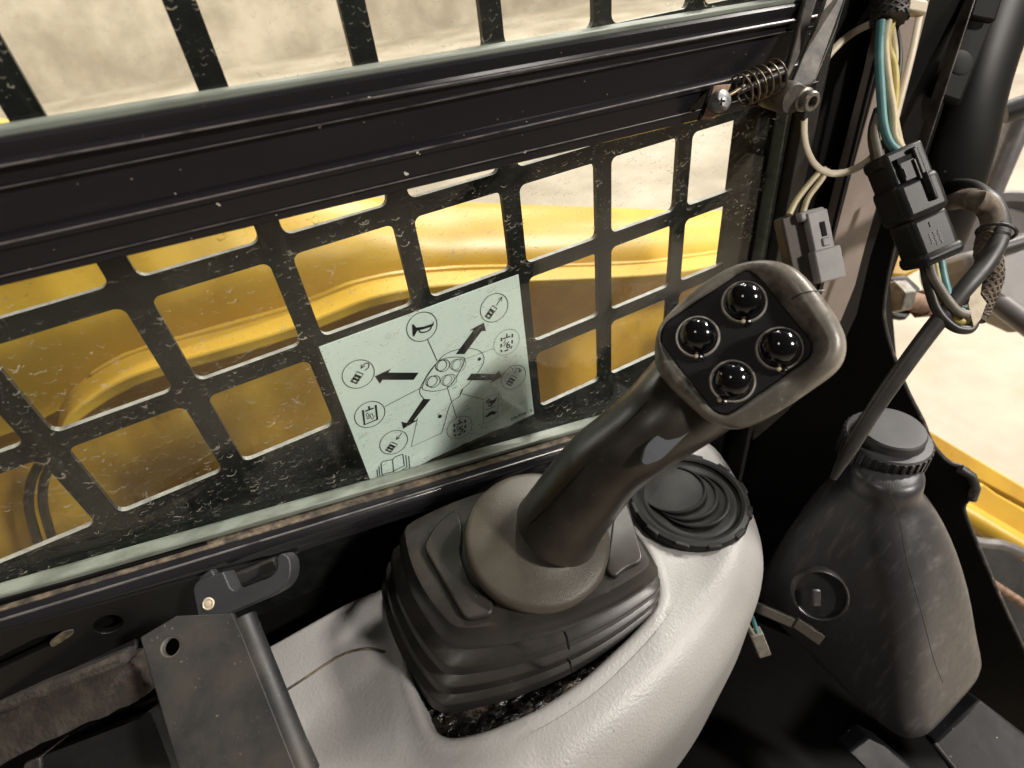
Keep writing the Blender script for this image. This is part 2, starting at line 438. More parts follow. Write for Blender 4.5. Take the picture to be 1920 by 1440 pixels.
    dk = t.specks(150, .09, .16, wob=.5)
    db = t.n('ShaderNodeBsdfDiffuse'); db.inputs[0].default_value = (.03, .025, .02, 1)
    m3 = t.n('ShaderNodeMixShader'); t.l(dk, m3.inputs[0]); t.l(m2.outputs[0], m3.inputs[1]); t.l(db.outputs[0], m3.inputs[2])
    t.l(m3.outputs[0], t.out.inputs[0])
    return t.m
MAT['glass'] = glass()

# ------------------------------------------------------------------ setting
FZ = -1.3
o = mesh('floor', [(-40, -8, FZ), (40, -8, FZ), (40, 60, FZ), (-40, 60, FZ)], [(0, 1, 2, 3)], MAT['floor'], smooth=False)
tag(o, None, None, kind='structure')
o = mesh('hall_wall', [(-60, 13, FZ), (60, 13, FZ), (60, 13, 9), (-60, 13, 9)], [(0, 1, 2, 3)], MAT['floor'], smooth=False)
tag(o, None, None, kind='structure')

# ------------------------------------------------------------------ loader arm and machine body outside the window
def xz(pts, y): return [V((x, y, z)) for x, z in pts]
arm = thing('loader_arm', 'yellow steel loader arm sloping down behind the window guard', 'loader arm', (0.3, 0.3, -0.3))
fe = [hit(px, py, 1, .20) for px, py in ((120, 850), (140, 802), (185, 765), (250, 728), (330, 700), (430, 672), (560, 632), (640, 600), (700, 577), (780, 559), (880, 548), (990, 542), (1115, 536), (1254, 526), (1350, 510), (1460, 498))]
tp_ = [hit(px, py, 1, .32) for px, py in ((690, 372), (860, 385), (1120, 394), (1390, 402))]
top = [(-.7, .26), (-.25, .075), (-.02, -.02), (.12, -.075), (.26, -.114), (.50, -.184), (.80, -.270), (1.3, -.42)]
top = [(-.7, .30), (-.25, .12), (0, .02)] + [(p.x, p.z) for p in tp_] + [(tp_[-1].x + .5, tp_[-1].z - .14)]
bot = [(fe[-1].x + .6, fe[-1].z - .16)] + [(p.x, p.z + .004) for p in fe[:2:-1]] + [(fe[2].x - .02, fe[2].z - .012), (-.30, fe[2].z - .02), (-.7, fe[2].z + .03)]
# hollow section: upright inner web below, rounding back over the top
tops = smooth_path([V((x, 0, z)) for x, z in top], 4)
bx = [V((x, 0, z)) for x, z in bot[::-1]]
def zb_at(x):
    for a, b in zip(bx, bx[1:]):
        if a.x <= x <= b.x: return a.z + (b.z - a.z) * (x - a.x) / (b.x - a.x)
    return bx[0].z if x < bx[0].x else bx[-1].z
loops = []
for p in tops:
    z0 = zb_at(p.x); h = p.z - z0
    loops.append([V((p.x, y, z0 + f * h)) for y, f in ((.236, 0), (.237, .10), (.240, .25), (.246, .42), (.255, .58), (.266, .72), (.279, .84), (.295, .93), (.308, .97), (.312, .985), (.318, 1.0), (.335, 1.0), (.345, .96), (.345, 0))])
loft('beam', loops, MAT['yellow'], arm, angle=50)
fl = smooth_path([V((fe[-1].x + .6, 0, fe[-1].z - .16))] + [V((p.x, 0, p.z + .006)) for p in fe[::-1]], 3)
vs = []; fs = []
for p in fl:
    for y, dz in ((.200, .005), (.200, -.006), (.250, -.004), (.250, .007)): vs.append(V((p.x, y, p.z + dz)))
for i in range(len(fl) - 1):
    for k in range(4):
        l = (k + 1) % 4; fs.append((i * 4 + k, i * 4 + l, i * 4 + 4 + l, i * 4 + 4 + k))
mesh('flange', vs, fs + [(0, 1, 2, 3)], MAT['yellow'], arm, bevel=.002)
tube('weld_bead', [V((p.x + random.uniform(-.001, .001), .2355, p.z + .0055)) for p in fl[:-6]], [.0042 + random.uniform(-.001, .001) for _ in range(40)], MAT['yellow'], arm, seg=8)
body = thing('machine_body', 'shaded yellow side plate of the machine body under the loader arm', 'body panel', (0.2, .36, -1.0))
prism('side_plate', xz([(-.6, -.10), (.35, -.24), (1.1, -.48), (1.1, -.95), (-.6, -.95)], .350), (0, .02, 0), MAT['yellowold'], body, bevel=.004)
prism('rib', xz([(.335, -.26), (.36, -.26), (.36, -.9), (.335, -.9)], .30), (0, .045, 0), MAT['yellowold'], body, bevel=.004)
for i, (a, b) in enumerate((((-.035, -.24), (.03, -.36)), ((-.01, -.24), (.05, -.37)))):
    pts = [hit(x + i * 26, y - i * 8, 1, .27) for x, y in ((72, 872), (58, 905), (54, 945), (62, 985), (82, 1040), (130, 1120))]
    h = tube('hydraulic_hose', smooth_path(pts, 8), .0040, MAT['pluggd'])
    tag(h, ('left' if i == 0 else 'right') + ' one of two thin paint-dusted hoses behind the bottom left guard opening', 'hose', 'hoses below the loader arm')

# ------------------------------------------------------------------ window guard: one perforated plate
PX, PZ = .065, .065 * .9045
OW, OH = .065 * .824, .065 * .9045 * .8262
GY, GT = 0.0, .0034
def rrect(cx, cz, w_, h_, r, seg=4):
    out = []
    for sx, sz, a0 in ((1, 1, 0), (-1, 1, 90), (-1, -1, 180), (1, -1, 270)):
        for k in range(seg + 1):
            a = math.radians(a0 + 90 * k / seg)
            out.append((cx + sx * (w_ / 2 - r) + r * math.cos(a), cz + sz * (h_ / 2 - r) + r * math.sin(a)))
    return out
guard = thing('window_guard', 'black perforated steel guard plate with square openings outside the window', 'window guard', (.2, 0, -.3))
vs, fs, mi = [], [], []
def solid(x0, x1, z0, z1):
    o = len(vs)
    for y in (GY, GY + GT): vs.extend([V((x0, y, z0)), V((x1, y, z0)), V((x1, y, z1)), V((x0, y, z1))])
    fs.append((o, o + 1, o + 2, o + 3)); fs.append((o + 7, o + 6, o + 5, o + 4)); mi.extend([0, 0])
XMAX = .531
for row in range(-4, 7):
    for col in range(-4, 8):
        x0, x1 = (col - .5) * PX, (col + .5) * PX
        z0, z1 = (-row - .5) * PZ, (-row + .5) * PZ
        if row > 3 or (row == 3 and col < 3):
            solid(x0, x1, z0, z1); continue
        lp = rrect(col * PX, -row * PZ, OW, OH, .0042)
        n = len(lp); o = len(vs); q = n // 4
        for y in (GY, GY + GT): vs.extend(V((x, y, z)) for x, z in lp)
        oc = len(vs)
        for y in (GY, GY + GT): vs.extend(V(c) for c in ((x1, y, z1), (x0, y, z1), (x0, y, z0), (x1, y, z0)))
        for s in (0, 1):
            b, c = o + s * n, oc + s * 4
            for k in range(4):
                for j in range(q - 1):
                    f = (c + k, b + k * q + j + 1, b + k * q + j); fs.append(f if s else f[::-1]); mi.append(0)
                f = (c + k, c + (k + 1) % 4, b + ((k + 1) * q) % n, b + k * q + q - 1); fs.append(f if s else f[::-1]); mi.append(0)
        for k in range(n):
            l = (k + 1) % n; fs.append((o + k, o + l, o + n + l, o + n + k)); mi.append(1)
for row in range(-4, 7): solid(7.5 * PX, XMAX, (-row - .5) * PZ, (-row + .5) * PZ)
g = mesh('perforated_plate', vs, fs, [MAT['guard'], MAT['guardedge']], guard, smooth=False)
for p, k in zip(g.data.polygons, mi): p.material_index = k

# ------------------------------------------------------------------ side window: panes, mid rail, sill
GLI, GLO = -.018, -.014            # inner and outer face of the glass
win = thing('side_window', 'black framed sliding cab window with dusty glass', 'window', (.2, -.02, -.25))
RY = -.030
def rz(px, py):
    p = hit(px, py, 1, RY); return p
# mid rail profile: heights read at two stations, lines of the extrusion
sta0 = [(0, 262), (0, 308), (0, 352), (0, 452), (0, 466), (0, 513), (0, 535)]
sta1 = [(1300, 40), (1300, 71), (1300, 93), (1300, 162), (1300, 172), (1300, 206), (1300, 227)]
A = [rz(*q) for q in sta0]; B = [rz(*q) for q in sta1]
def line_z(i, x): return A[i].z + (B[i].z - A[i].z) * (x - A[i].x) / (B[i].x - A[i].x)
def rail_sec(x):
    z = [line_z(i, x) for i in range(7)]
    return [V((x, y, zz)) for y, zz in (
        (-.012, z[0]), (-.0275, z[0]), (-.0290, z[0] - .0012), (-.0290, z[1] + .0016), (-.0325, z[1] + .0008), (-.0335, z[1]), (-.0325, z[1] - .0012),
        (-.0300, z[1] - .0018), (-.0300, z[2] + .0006), (-.0312, z[2] + .0002), (-.0312, z[2] - .0004), (-.0285, z[2] - .0012), (-.0285, z[3] + .0022),
        (-.0325, z[3] + .0010), (-.0338, z[3]), (-.0338, z[4] + .0004), (-.0322, z[4]), (-.0322, z[5] + .0006), (-.0332, z[5] + .0002), (-.0332, z[5] - .0006),
        (-.0318, z[5] - .0012), (-.0318, z[6] + .0006), (-.0308, z[6]), (-.012, z[6]))]
loft('mid_rail', [rail_sec(x) for x in (-.12, .05, .2, .35, .497)], MAT['rail'], win, angle=25)
rl = [o for o in bpy.data.objects if o.name == 'mid_rail'][0]
for i, y, r_ in ((1, -.0334, .00042), (2, -.0311, .00028), (3, -.0338, .00042), (5, -.0331, .00028)):  # highlight lines of the ridges, put in as thin bright strips
    tube('highlight_strip', [V((x, y, line_z(i, x) + random.uniform(-.00005, .00005))) for x in (-.12, 0, .1, .2, .3, .4, .496)], r_, MAT['worn'], rl, seg=6)
# panes
def pane(name, pts, lab):
    o = prism(name, pts, (0, GLO - GLI, 0), MAT['glass'], win, smooth=False); o['label'] = lab; return o
SI = [V((x, -.024, z)) for x, z in ()]
s0 = hit(0, 1104, 1, GLI); s1 = hit(1080, 797, 1, GLI)
def sill_z(x): return s0.z + (s1.z - s0.z) * (x - s0.x) / (s1.x - s0.x)
XR = hit(1446, 350, 1, GLI).x
pane('pane', [V((x, GLI, z)) for x, z in ((-.15, sill_z(-.15)), (XR, sill_z(XR)), (XR, .02), (-.15, .02))], 'dusty lower pane with dried water drops')
pane('pane', [V((x, GLI, z)) for x, z in ((-.15, .03), (XR, .03), (XR, .22), (-.15, .22))], 'upper pane')
def strip(name, p0, p1, wdt, thk, mt, bevel=.0008):
    return bar(name, p0, p1, wdt, thk, mt, win, side=(0, 0, 1), bevel=bevel)
# seal above the rail
bar('seal', V((-.12, -.020, line_z(0, -.12) + .0012)), V((.497, -.020, line_z(0, .497) + .0012)), .0030, .011, MAT['seal'], win, bevel=.0008)
# right edge seal of the lower pane and its channel
bar('seal', V((XR + .0005, -.0175, .0)), V((XR + .0005, -.0175, -.30)), .0045, .010, MAT['seal'], win, side=(1, 0, 0))
bar('edge_channel', V((XR + .0095, -.020, .12)), V((XR + .0095, -.020, -.30)), .013, .022, MAT['black'], win, side=(1, 0, 0))
# sill: pale glazing strip, gritty joint, round nosed black rail
def sl(x, y, dz): return V((x, y, sill_z(x) + dz))
bar('seal', sl(-.15, -.0205, .0005), sl(.50, -.0205, .0005), .0038, .009, MAT['seal'], win)
bar('gritty_joint', sl(-.15, -.0255, -.0042), sl(.50, -.0255, -.0036), .0026, .008, MAT['dirtseal'], win, bevel=.0005)
SR = 26
loops = []
for x in (-.15, 0, .15, .3, .50):
    sec = [(-.020, -.003), (-.030, -.0035), (-.0345, -.0050), (-.0370, -.0085), (-.0370, -.0155), (-.0355, -.0165), (-.0355, -.0215), (-.020, -.0215)]
    loops.append([sl(x, y, dz) for y, dz in sec])
sr_ = loft('sill_rail', loops, MAT['sill'], win, bevel=.0016, seg=3, angle=60)
tube('highlight_strip', [sl(x, -.0338, -.0046) for x in (-.15, 0, .1, .2, .3, .4, .5)], .0007, MAT['worn'], sr_, seg=8)  # highlight along the sill nose, put in as a bright strip

# ------------------------------------------------------------------ decal behind the glass
DY = -.0128
def dp(px, py, off=0): return hit(px, py, 1, DY - off)
c0, c1, c2, c3 = dp(597, 648), dp(972, 517), dp(1002, 780), dp(700, 915)
xl, xr, zt, zb = (c0.x + c3.x) / 2, (c1.x + c2.x) / 2, (c0.z + c1.z) / 2, (c2.z + c3.z) / 2
dec = thing('instruction_decal', 'pale mint instruction decal with black joystick control symbols behind the glass', 'decal', (xl, DY, zb))
# its lower edge is torn where the film has peeled
low = [(xr, zb + .001)]
n = 26
for k in range(n + 1):
    t = k / n; x = xr + (xl - xr) * t
    d = .0035 * max(0, math.sin(min(1, (1 - t) * 1.15) * math.pi)) ** .7 if t > .12 else .001
    low.append((x, zb + d * (.75 + .4 * random.random()) * (1 if t < .93 else 0)))
prism('film', [V((x, DY, z)) for x, z in [(xl, zt), (xr, zt)] + low], (0, .0003, 0), MAT['decal'], dec, smooth=False)
prism('residue', [V((x, DY + .0006, z)) for x, z in ((xl + .012, zb - .001), (xr, zb - .0005), (xr, zb + .004), (xl + .05, zb + .006), (xl + .012, zb + .003))], (0, .0002, 0), MAT['dirtseal'], dec, smooth=False)
INK = DY - .00025
def Z5(zx, zy):                       # a point of the print, read from the enlarged photograph
    return hit(580 + zx / 3.348, 500 + zy / 3.348, 1, INK)
def ZA(zx, zy): return hit(600 + zx / 5.76, 660 + zy / 5.76, 1, INK)
def ZB(zx, zy): return hit(820 + zx / 9.6, 530 + zy / 9.6, 1, INK)
def ZC(zx, zy): return hit(820 + zx / 8.468, 660 + zy / 8.468, 1, INK)
def ribbon(path, wd, closed=False, dash=0):
    vs, fs = [], []; P = [V(p) for p in path]
    if dash:
        L = []; Q = P + ([P[0]] if closed else [])
        for a, b in zip(Q, Q[1:]):
            n = max(1, int((b - a).length / .0002))
            L += [a + (b - a) * (k / n) for k in range(n)]
        step = max(3, int(dash / .0002)); on = max(2, int(step * .62))
        for i in range(0, len(L) - 2, step):
            s = L[i:i + on + 1]
            if len(s) > 1:
                a, f = ribbon([s[0], s[-1]], wd); o = len(vs); vs += a; fs += [tuple(j + o for j in q) for q in f]
        return vs, fs
    n = len(P); N = V((0, -1, 0))
    for i in range(n):
        t = (P[(i + 1) % n] - P[i - 1]) if closed else (P[min(i + 1, n - 1)] - P[max(i - 1, 0)])
        s = N.cross(t).normalized() * (wd / 2); vs += [P[i] + s, P[i] - s]
    for i in range(n if closed else n - 1):
        j = (i + 1) % n; fs.append((2 * i, 2 * i + 1, 2 * j + 1, 2 * j))
    return vs, fs
def fill(pts): return [V(p) for p in pts], [tuple(range(len(pts)))]
def circ(c, r, n=36, ph=0): return [c + V((math.cos(2 * math.pi * k / n + ph) * r, 0, math.sin(2 * math.pi * k / n + ph) * r)) for k in range(n)]
def ink(name, *geos): return mesh(name, *join(*geos), MAT['ink'], dec, smooth=False)
LW = .00042
def ring(Zf, c, e, dash=0, wd=LW): return ribbon(circ(Zf(*c), (Zf(*e) - Zf(*c)).length), wd, True, dash)
# arrows
for pts, Zf in (([(335, 1285), (490, 1285), (800, 868), (875, 872), (838, 718), (578, 858), (655, 852)], ZB),
                ([(1012, 300), (1066, 224), (738, 222), (768, 180), (594, 262), (648, 342), (676, 300)], ZA),
                ([(466, 448), (540, 342), (930, 348), (976, 298), (1024, 392), (826, 500), (864, 450)], ZC)):
    ink('arrow', fill([Zf(*p) for p in pts]))
ink('arrow', fill([Z5(*p) for p in ((715, 830), (762, 832), (655, 966), (682, 962), (590, 1018), (578, 973), (612, 982))]))
# joystick outline
hd = smooth_path([Z5(*p) for p in ((800, 605), (850, 552), (930, 520), (1000, 513), (1060, 524), (1092, 555), (1094, 600), (1060, 662), (1000, 735), (962, 770), (945, 812), (895, 850), (872, 900), (852, 975), (830, 1045))], 5)
ink('grip_outline', ribbon(hd + [Z5(640, 1132), Z5(680, 950)], LW),
    ribbon(smooth_path([Z5(*p) for p in ((722, 832), (705, 812), (693, 790), (697, 762), (722, 712), (762, 648), (803, 603))], 4), LW),
    ribbon(smooth_path([Z5(*p) for p in ((806, 600), (830, 582), (900, 568), (972, 572), (968, 605), (925, 690), (872, 757), (840, 772), (780, 782), (722, 774), (710, 758), (730, 705), (770, 645))], 4, True), LW),
    fill(circ(Z5(1068, 580), .0012)), fill(circ(Z5(820, 940), .0013)), fill([Z5(*p) for p in ((960, 765), (966, 775), (950, 805), (944, 800))]))
for c, ds in (((828, 620), 0), ((768, 720), 0), ((918, 615), 1), ((860, 712), 1)):
    q = Z5(*c)
    ink('button_symbol', *[ribbon(circ(q + V((dx, 0, -dx * .6)), .0037 + dx * .35), LW, True, .0011 if ds else 0) for dx in ((0, .0013) if not ds else (0, .0013, .0024))])
ink('leader_line', ribbon([Z5(742, 455), Z5(803, 592)], LW)); ink('leader_line', ribbon([Z5(474, 878), Z5(708, 757)], LW))
ink('leader_line', ribbon([Z5(980, 580), Z5(1160, 512)], LW, dash=.0011)); ink('leader_line', ribbon([Z5(868, 762), Z5(925, 952)], LW * .8)); ink('leader_line', ribbon([Z5(960, 797), Z5(1090, 833)], LW * .8))
# horn
hc = Z5(708, 378)
ink('horn_symbol', ring(Z5, (708, 378), (802, 365)), fill([Z5(*p) for p in ((645, 365), (652, 360), (672, 382), (720, 376), (775, 358), (778, 346), (783, 350), (778, 372), (720, 392), (678, 402), (658, 438), (650, 436))]),
    ribbon(smooth_path([Z5(*p) for p in ((690, 400), (700, 412), (735, 408), (762, 390), (764, 372))], 4), .0008))
# vehicle symbols: little machine seen from above, each with its arrow
def machine(Zf, base, tip, wid, arrow, edge, cen):
    b, t = Zf(*base), Zf(*tip); a = (t - b); L = a.length; a.normalize(); s = V((0, -1, 0)).cross(a).normalized() * ((Zf(*wid) - b).length)
    def P(u, v): return b + a * (L * u) + s * v
    def q(u0, u1, v): return [P(u0, -v), P(u0, v), P(u1, v), P(u1, -v)]
    ge = [ring(Zf, cen, edge), ribbon(q(.70, 1, .95), .0006, True), ribbon(q(0, .62, .55), .0006, True), ribbon(q(.02, .30, .9), .0009, True), ribbon(q(.36, .60, .9), .0009, True), ribbon(q(.62, .72, .4), .0005, True), ribbon([P(.31, -.5), P(.31, .5)], .0005)]
    ge += arrow
    ink('machine_symbol', *ge)
def arr(Zf, pts, h):
    P = [Zf(*p) for p in pts]; P = smooth_path(P, 4) if len(P) > 2 else P
    d = (P[-1] - P[-2]).normalized(); s = V((0, -1, 0)).cross(d)
    return [ribbon(P, .00055), ribbon([P[-1] - d * h + s * h * .55, P[-1], P[-1] - d * h - s * h * .55], .00055)]
machine(ZB, (900, 630), (1035, 440), (945, 655), arr(ZB, ((1062, 408), (1168, 255)), .0024), (1268, 350), (1027, 455))
machine(ZA, (365, 330), (435, 225), (400, 345), arr(ZA, ((484, 198), (522, 170), (528, 130), (500, 120), (470, 140), (444, 178)), .0022), (588, 215), (416, 240))
machine(ZC, (1130, 520), (1222, 390), (1170, 545), arr(ZC, ((1230, 338), (1240, 285), (1280, 255), (1315, 275), (1308, 322)), .002), (1403, 330), (1213, 402))
machine(ZA, (738, 1070), (805, 985), (770, 1085), arr(ZA, ((886, 872), (825, 948)), .0024), (946, 930), (798, 976))
# tool symbols
ink('coupler_symbol', ring(ZA, (540, 676), (702, 640)), ribbon([ZA(464, 628), ZA(482, 785), ZA(620, 728), ZA(602, 572)], .0012), ribbon([ZA(490, 640), ZA(580, 605)], .001), ribbon([ZA(526, 585), ZA(538, 622)], .001),
    ribbon([ZA(*p) for p in ((495, 690), (510, 655), (528, 680), (530, 720), (512, 725), (508, 690))], .0004, True), ribbon([ZA(*p) for p in ((540, 670), (562, 660), (572, 690), (588, 690), (570, 730), (548, 712))], .0004, True))
def glyph(ch, c, h, name):
    cu = bpy.data.curves.new('glyph', 'FONT'); cu.body = ch; cu.size = h; cu.align_x = 'CENTER'; cu.align_y = 'CENTER'; cu.offset = h * .018
    ob = bpy.data.objects.new('glyph', cu); COL.objects.link(ob)
    me = bpy.data.meshes.new_from_object(ob.evaluated_get(bpy.context.evaluated_depsgraph_get()))
    vs = [V((c.x + v.co.x, c.y, c.z + v.co.y)) for v in me.vertices]; fs = [tuple(p.vertices) for p in me.polygons]
    bpy.data.objects.remove(ob); bpy.data.curves.remove(cu)
    return vs, fs
ink('auxiliary_symbol', ring(ZB, (1250, 1075), (1478, 1000), .0013, .0005), ribbon([ZB(1160, 990), ZB(1145, 1255), ZB(1345, 1180), ZB(1352, 910)], .0011, dash=.0045), ribbon([ZB(1185, 1012), ZB(1312, 965)], .0009), ribbon([ZB(1252, 915), ZB(1252, 985)], .0009),
    ribbon([ZB(1232, 1030), ZB(1192, 1092), ZB(1238, 1078), ZB(1196, 1145)], .0007), glyph('6', ZB(1275, 1128), .0066, 'six'))
ink('auxiliary_symbol', ring(ZC, (355, 1200), (548, 1110), 0, .0003), ribbon([ZC(270, 1140), ZC(272, 1345), ZC(445, 1270), ZC(442, 1068)], .0012, dash=.0045), ribbon([ZC(305, 1155), ZC(405, 1110)], .0009), ribbon([ZC(352, 1080), ZC(358, 1130)], .0009),
    ribbon([ZC(335, 1170), ZC(305, 1220), ZC(345, 1205), ZC(315, 1260)], .0007), glyph('5', ZC(382, 1232), .0068, 'five'))
# fast and slow
ink('speed_symbol', ribbon([ZC(*p) for p in ((732, 740), (972, 655), (960, 1040), (730, 1135))], .0004, True, .0012), ribbon([ZC(765, 925), ZC(935, 855)], .0004),
    fill([ZC(*p) for p in ((755, 815), (800, 770), (850, 770), (905, 760), (938, 712), (946, 720), (930, 772), (880, 830), (850, 872), (838, 870), (850, 820), (800, 810))]), ribbon([ZC(770, 795), ZC(825, 735), ZC(832, 745), ZC(800, 790)], .0006), ribbon([ZC(800, 830), ZC(835, 868)], .0008),
    fill([ZC(*p) for p in ((735, 1040), (790, 1000), (830, 955), (880, 932), (915, 945), (960, 938), (920, 975), (908, 1000), (870, 990), (800, 1030), (795, 1048), (785, 1028))]))
# book
bk = []
for d in (0, 1, 2):
    bk.append(ribbon([ZA(660 - d * 22, 1205 + d * 32), ZA(672 - d * 22, 1335 + d * 36)], .0006))
    bk.append(ribbon([ZA(895 + d * 32, 1104 + d * 10), ZA(912 + d * 28, 1232 + d * 12)], .0006))
bk += [ribbon(smooth_path([ZA(*p) for p in q], 4), .0006) for q in (((660, 1208), (690, 1180), (785, 1162)), ((785, 1162), (820, 1130), (895, 1104)), ((672, 1338), (700, 1315), (795, 1292)), ((795, 1292), (840, 1262), (912, 1232)), ((650, 1372), (800, 1322), (940, 1244)), ((630, 1406), (800, 1345), (968, 1256)))] + [ribbon([ZA(785, 1162), ZA(795, 1292)], .0006)]
ink('book_symbol', *bk)
tx = glyph('299-9246   2', ZC(1335, 1000), .0034, 'number')
ink('print_number', tx)

# ------------------------------------------------------------------ joystick
joy = thing('joystick', 'brown grey control joystick with four black ball buttons on the console', 'joystick', hit(980, 1180, 2, -.268))
# boot: stacked ribs, from the console up to the collar
ZB0, ZB1 = -.269, -.212
def quad_loop(F, R_, B_, L, z, bulge=.10, n=18, push=0.0, cr=.012):
    """rounded quadrilateral with bowed sides, corners front, right, back, left"""
    cs = [V((p.x, p.y, z)) for p in (F, R_, B_, L)]
    c = sum(cs, V((0, 0, 0))) / 4
    cs = [p + (p - c).normalized() * push for p in cs]
    out = []
    cs2 = []
    for i in range(4):
        a, b = cs[i], cs[(i + 1) % 4]
        nrm = V(((b - a).y, -(b - a).x, 0)).normalized()
        if nrm.dot((a + b) / 2 - c) < 0: nrm = -nrm
        L_ = (b - a).length
        for k in range(n):
            t = k / n
            cs2.append(a + (b - a) * t + nrm * (bulge * L_ * 4 * t * (1 - t) * .5))
    # soften the corners
    for _ in range(1):
        cs2 = [(cs2[i - 1] + cs2[i] * 2 + cs2[(i + 1) % len(cs2)]) / 4 for i in range(len(cs2))]
    return cs2
bF, bR, bL = hit(826, 1338, 2, ZB0), hit(1232, 1142, 2, ZB0), hit(716, 1095, 2, ZB0)
bB = bR + bL - bF + V((.0, -.006, 0))
tF, tR, tL = hit(852, 1204, 2, ZB1), hit(1236, 1078, 2, ZB1), hit(752, 1000, 2, ZB1)
tB = tR + tL - tF
def boot_loop(t, push, bulge=.16):
    z = ZB0 + (ZB1 - ZB0) * t
    q = [a.lerp(b, t) for a, b in ((bF, tF), (bR, tR), (bB, tB), (bL, tL))]
    return quad_loop(*q, z, bulge, push=push)
prof = [(0, -.004), (0.0, .001), (.15, .0025), (.165, .0018), (.215, -.0065), (.26, -.0075), (.285, .0005), (.30, .0018), (.43, .0030), (.445, .0022), (.495, -.0065), (.54, -.0075), (.565, .0005), (.58, .0018), (.70, .0028), (.715, .0020), (.77, -.0075), (.85, -.0085), (.885, -.003), (.895, 0), (1.0, .0012)]
loops = [boot_loop(t, p) for t, p in prof]
for dz, s in ((.0055, .972), (.0085, .945), (.0088, .92), (.0088, .80), (.0088, .70), (.0088, .3)):
    base = boot_loop(1.0, 0); c = sum(base, V((0, 0, 0))) / len(base)
    loops.append([c + (p - c) * s + V((0, 0, dz)) for p in base])
boot = loft('boot', loops, MAT['rubber'], joy, cap0=False, angle=38)
# raised pads on the boot's top
base = boot_loop(1.0, 0); cB = sum(base, V((0, 0, 0))) / len(base)
def pad(pts, z, th):
    return prism('pad', round_poly([hit(x, y, 2, z) for x, y in pts], .005, 4), (0, 0, -th), MAT['rubber'], boot, bevel=.0022, seg=3)
pad(((792, 1024), (818, 980), (856, 950), (866, 985), (862, 1040), (884, 1092), (926, 1130), (922, 1150), (872, 1162)), ZB1 + .0125, .008)
pad(((1150, 965), (1176, 940), (1208, 1050), (1174, 1062), (1152, 1082), (1136, 1070)), ZB1 + .0120, .008)
# slit where the boot's moulding closes
for px, y0, y1 in ((1058, 1184, 1216), (1064, 1236, 1258)):
    tube('mould_slit', [hit(px, y0, 1, -.1575), hit(px + 5, (y0 + y1) / 2 - 4, 1, -.1602), hit(px + 9, y1, 1, -.1600)], .0007, MAT['deep'], boot, seg=6)
# collar: broad dome under the grip
cc = at(1010, 1000, .3185)
cax = V((.06, -.26, .97)).normalized()
lathe('collar', cc - cax * .008, cax, [(.036, -.010), (.0408, -.006), (.0418, -.002), (.0418, .002), (.0408, .0048), (.038, .0060), (.033, .0070), (.028, .0078), (.024, .0087), (.0205, .0102), (.012, .013), (.001, .014)], MAT['collar'], joy, seg=56, angle=60)
# grip: oval stem leaning forward
gp = smooth_path([at(1046, 986, .3195), at(1060, 964, .314), at(1088, 926, .306), at(1134, 870, .297), at(1195, 822, .289), at(1245, 782, .286), at(1300, 735, .293), at(1345, 695, .304)], 6)
gr = tube('grip', gp, [.0245, .0236, .0228, .0222, .0214, .0208, .0210, .0222, .0245, .027, .026], MAT['grip'], joy, seg=40, flat=1.12, hint=-CF, angle=80)
# moulding seam along the grip
def seamp(px, py, d): return at(px, py, d)
tube('seam', smooth_path([at(975, 1000, .3095), at(1012, 965, .2925), at(1062, 912, .2825), at(1140, 830, .2735), at(1215, 752, .2662)], 6), .00032, MAT['deep'], gr, seg=6)
# grey trigger plate on the lower side of the grip
tr_ = [at(*p, .2625) for p in ((1202, 868), (1210, 838), (1228, 818), (1255, 811), (1298, 804), (1240, 862), (1212, 872))]
prism('trigger', round_poly(tr_, .002, 3), CF * .02, MAT['lens'], joy, bevel=.0012)
for q in ((1078, 1010, .3085), (1140, 945, .287), (1212, 870, .2755)):
    c = at(*q); lathe('plug_dimple', c, -CF + CR * .3, [(.0026, -.004), (.0026, 0), (.002, .0006), (.0006, .0004)], MAT['zip'], joy, seg=14)
# head: flat hand-wide housing with a raised hood
HO = at(1398, 640, .252)
HN = (-(ray(1398, 640)).normalized() + V((0.10, 0.06, .16))).normalized()
def hp(px, py, off=0.0): return hitp(px, py, HO + HN * off, HN)
outl = [(1226, 655), (1236, 606), (1282, 556), (1340, 512), (1392, 488), (1445, 484), (1495, 502), (1540, 548), (1578, 604), (1591, 648), (1576, 690), (1525, 730), (1464, 770), (1412, 797), (1372, 804), (1326, 788), (1284, 752), (1248, 716), (1230, 688)]
O3 = smooth_path([hp(*p) for p in outl], 5, True)
pc = [(1400, 502), (1426, 520), (1528, 645), (1522, 670), (1362, 782), (1336, 772), (1235, 642), (1243, 606)]
P3 = round_poly([hp(*p) for p in pc], .0035, 4)
hc_ = sum(O3, V((0, 0, 0))) / len(O3)
def resample(loop, n, c, ref):
    """points of a star-shaped loop at even angles about c"""
    u, v, n_ = frame_for(HN)
    d = []
    L = [((p - c).dot(u), (p - c).dot(v)) for p in loop]
    for k in range(n):
        a = 2 * math.pi * k / n; dx, dy = math.cos(a), math.sin(a); best = None
        for i in range(len(L)):
            (x1, y1), (x2, y2) = L[i - 1], L[i]
            ex, ey = x2 - x1, y2 - y1; det = dx * -ey + ex * dy
            if abs(det) < 1e-12: continue
            t = (x1 * -ey + ex * y1) / det; s_ = (dx * y1 - dy * x1) / det
            if t > 0 and -1e-6 <= s_ <= 1 + 1e-6: best = max(best or 0, t)
        d.append(best or 0)
    return d, u, v
NH = 96
dO, hu, hv = resample(O3, NH, HO, None); dP, _, _ = resample(P3, NH, HO, None)
